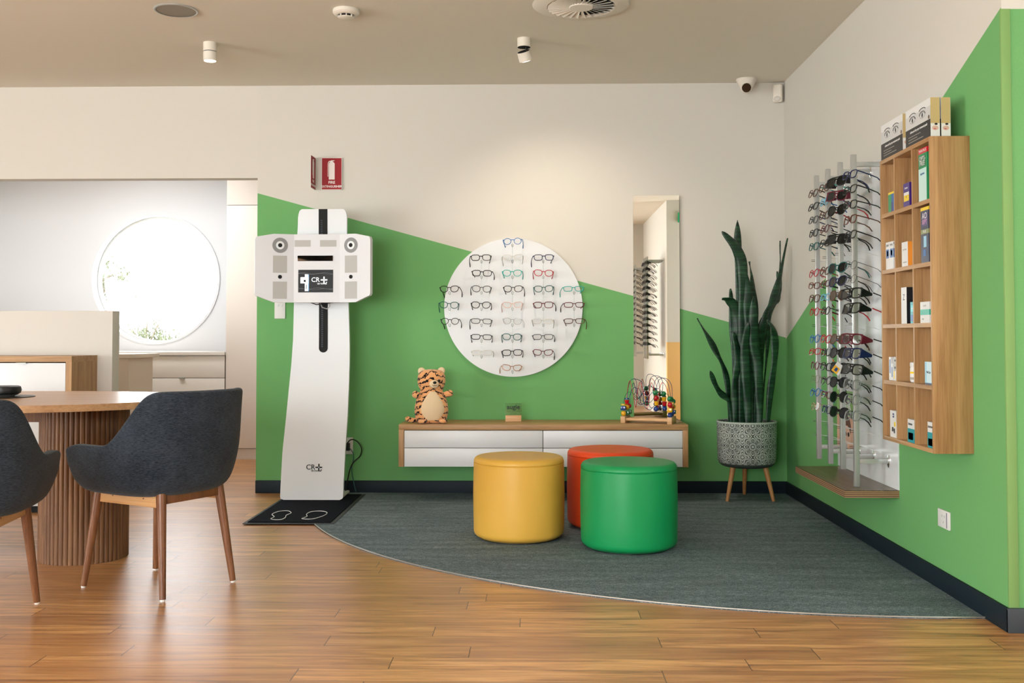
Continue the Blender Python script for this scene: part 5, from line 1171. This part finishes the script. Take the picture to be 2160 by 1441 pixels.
spot('spot_light_b', Vector((-0.052, -1.06, H))+p0+ax*0.075, (0.25, -0.05, 1.0), 30, (1.0, 0.86, 0.70), 105, 1.0, 0.022)
t = thing('security_camera', 'white dome security camera with a black eye on the ceiling by the corner', 'camera', (1.385, -0.10, H))
MB().lathe([(0.040, 0), (0.064, 0), (0.066, -0.006), (0.062, -0.014), (0.046, -0.048), (0.034, -0.068), (0, -0.076)], M_fix, seg=56, cap=False).build('housing', parent=t, smooth=60)
MB().ball((-0.006, -0.024, -0.060), 0.038, M_fix, seg=32).build('ball', parent=t, smooth=80)
dv = Vector((-0.14, -0.95, -0.28)).normalized(); b0 = Vector((-0.006, -0.024, -0.060))
MB().cyl(b0+dv*0.020, b0+dv*0.0385, 0.029, 0.029, mat('black camera glass', srgb(8, 8, 10), 0.12, coat=.6), seg=40).build('camera_eye', parent=t)
t = thing('motion_sensor', 'white motion sensor mounted in the upper corner', 'sensor', (1.618, -0.002, 2.625), (0, 0, -0.45))
MB().box((-0.034, -0.042, -0.062), (0.030, -0.006, 0.060), M_fix, bev=0.014, seg=4).build('housing', parent=t, smooth=60); MB().ball((-0.002, -0.038, -0.040), (0.024, 0.012, 0.018), mat('frosted sensor window', srgb(206, 200, 190), 0.3), seg=24).build('sensor_window', parent=t, smooth=80)

tag(MB().box((-0.09, 0, -0.055), (0.11, 0.03, 0.065), mat('sign green', srgb(20, 150, 96), 0.4, emit=srgb(20, 150, 96), es=0.3), bev=0.003).build('exit_sign', loc=(1.86, -5.97, 2.48)), 'small green lit sign glimpsed at the right edge of the tall mirror', 'sign')
# ================================================================== SECOND DISPLAY WALL (seen in the mirror)
RB = [-6.25, -6.42, -6.59, -7.75, -7.95, -8.15]
src = [glasses('fitover', 'black', 'black', 'dark', (0, 0, 0), (-0.26, 0, -PI/2), '', '', name='sunglasses'), glasses('square', 'black', 'black', 'clear', (0, 0, 0), (-0.26, 0, -PI/2), '', '')]
LB = 'dark glasses on the far display rods, seen only in the tall mirror'; GB = 'glasses on the far display wall seen in the mirror'
first = [True, True]
for j, y in enumerate(RB):
    zs = [1.95-0.078*i for i in range(14)]
    metal_rod(1.42, y, 'metal display rod on the far display wall, reflected in the tall mirror', 1.63, zs, arms=(0.80, 1.98), group='metal rods seen in the mirror', z0=0.75, z1=2.03)
    k = 0 if j < 3 else 1
    for z in zs:
        g = src[k] if first[k] else copy_tree(src[k]); first[k] = False
        g.location = (1.40, y, z+0.004); g.rotation_euler = (-0.26, 0, -PI/2+rg.uniform(-.1, .1)); g['label'] = LB; g['group'] = GB; g['category'] = 'glasses'
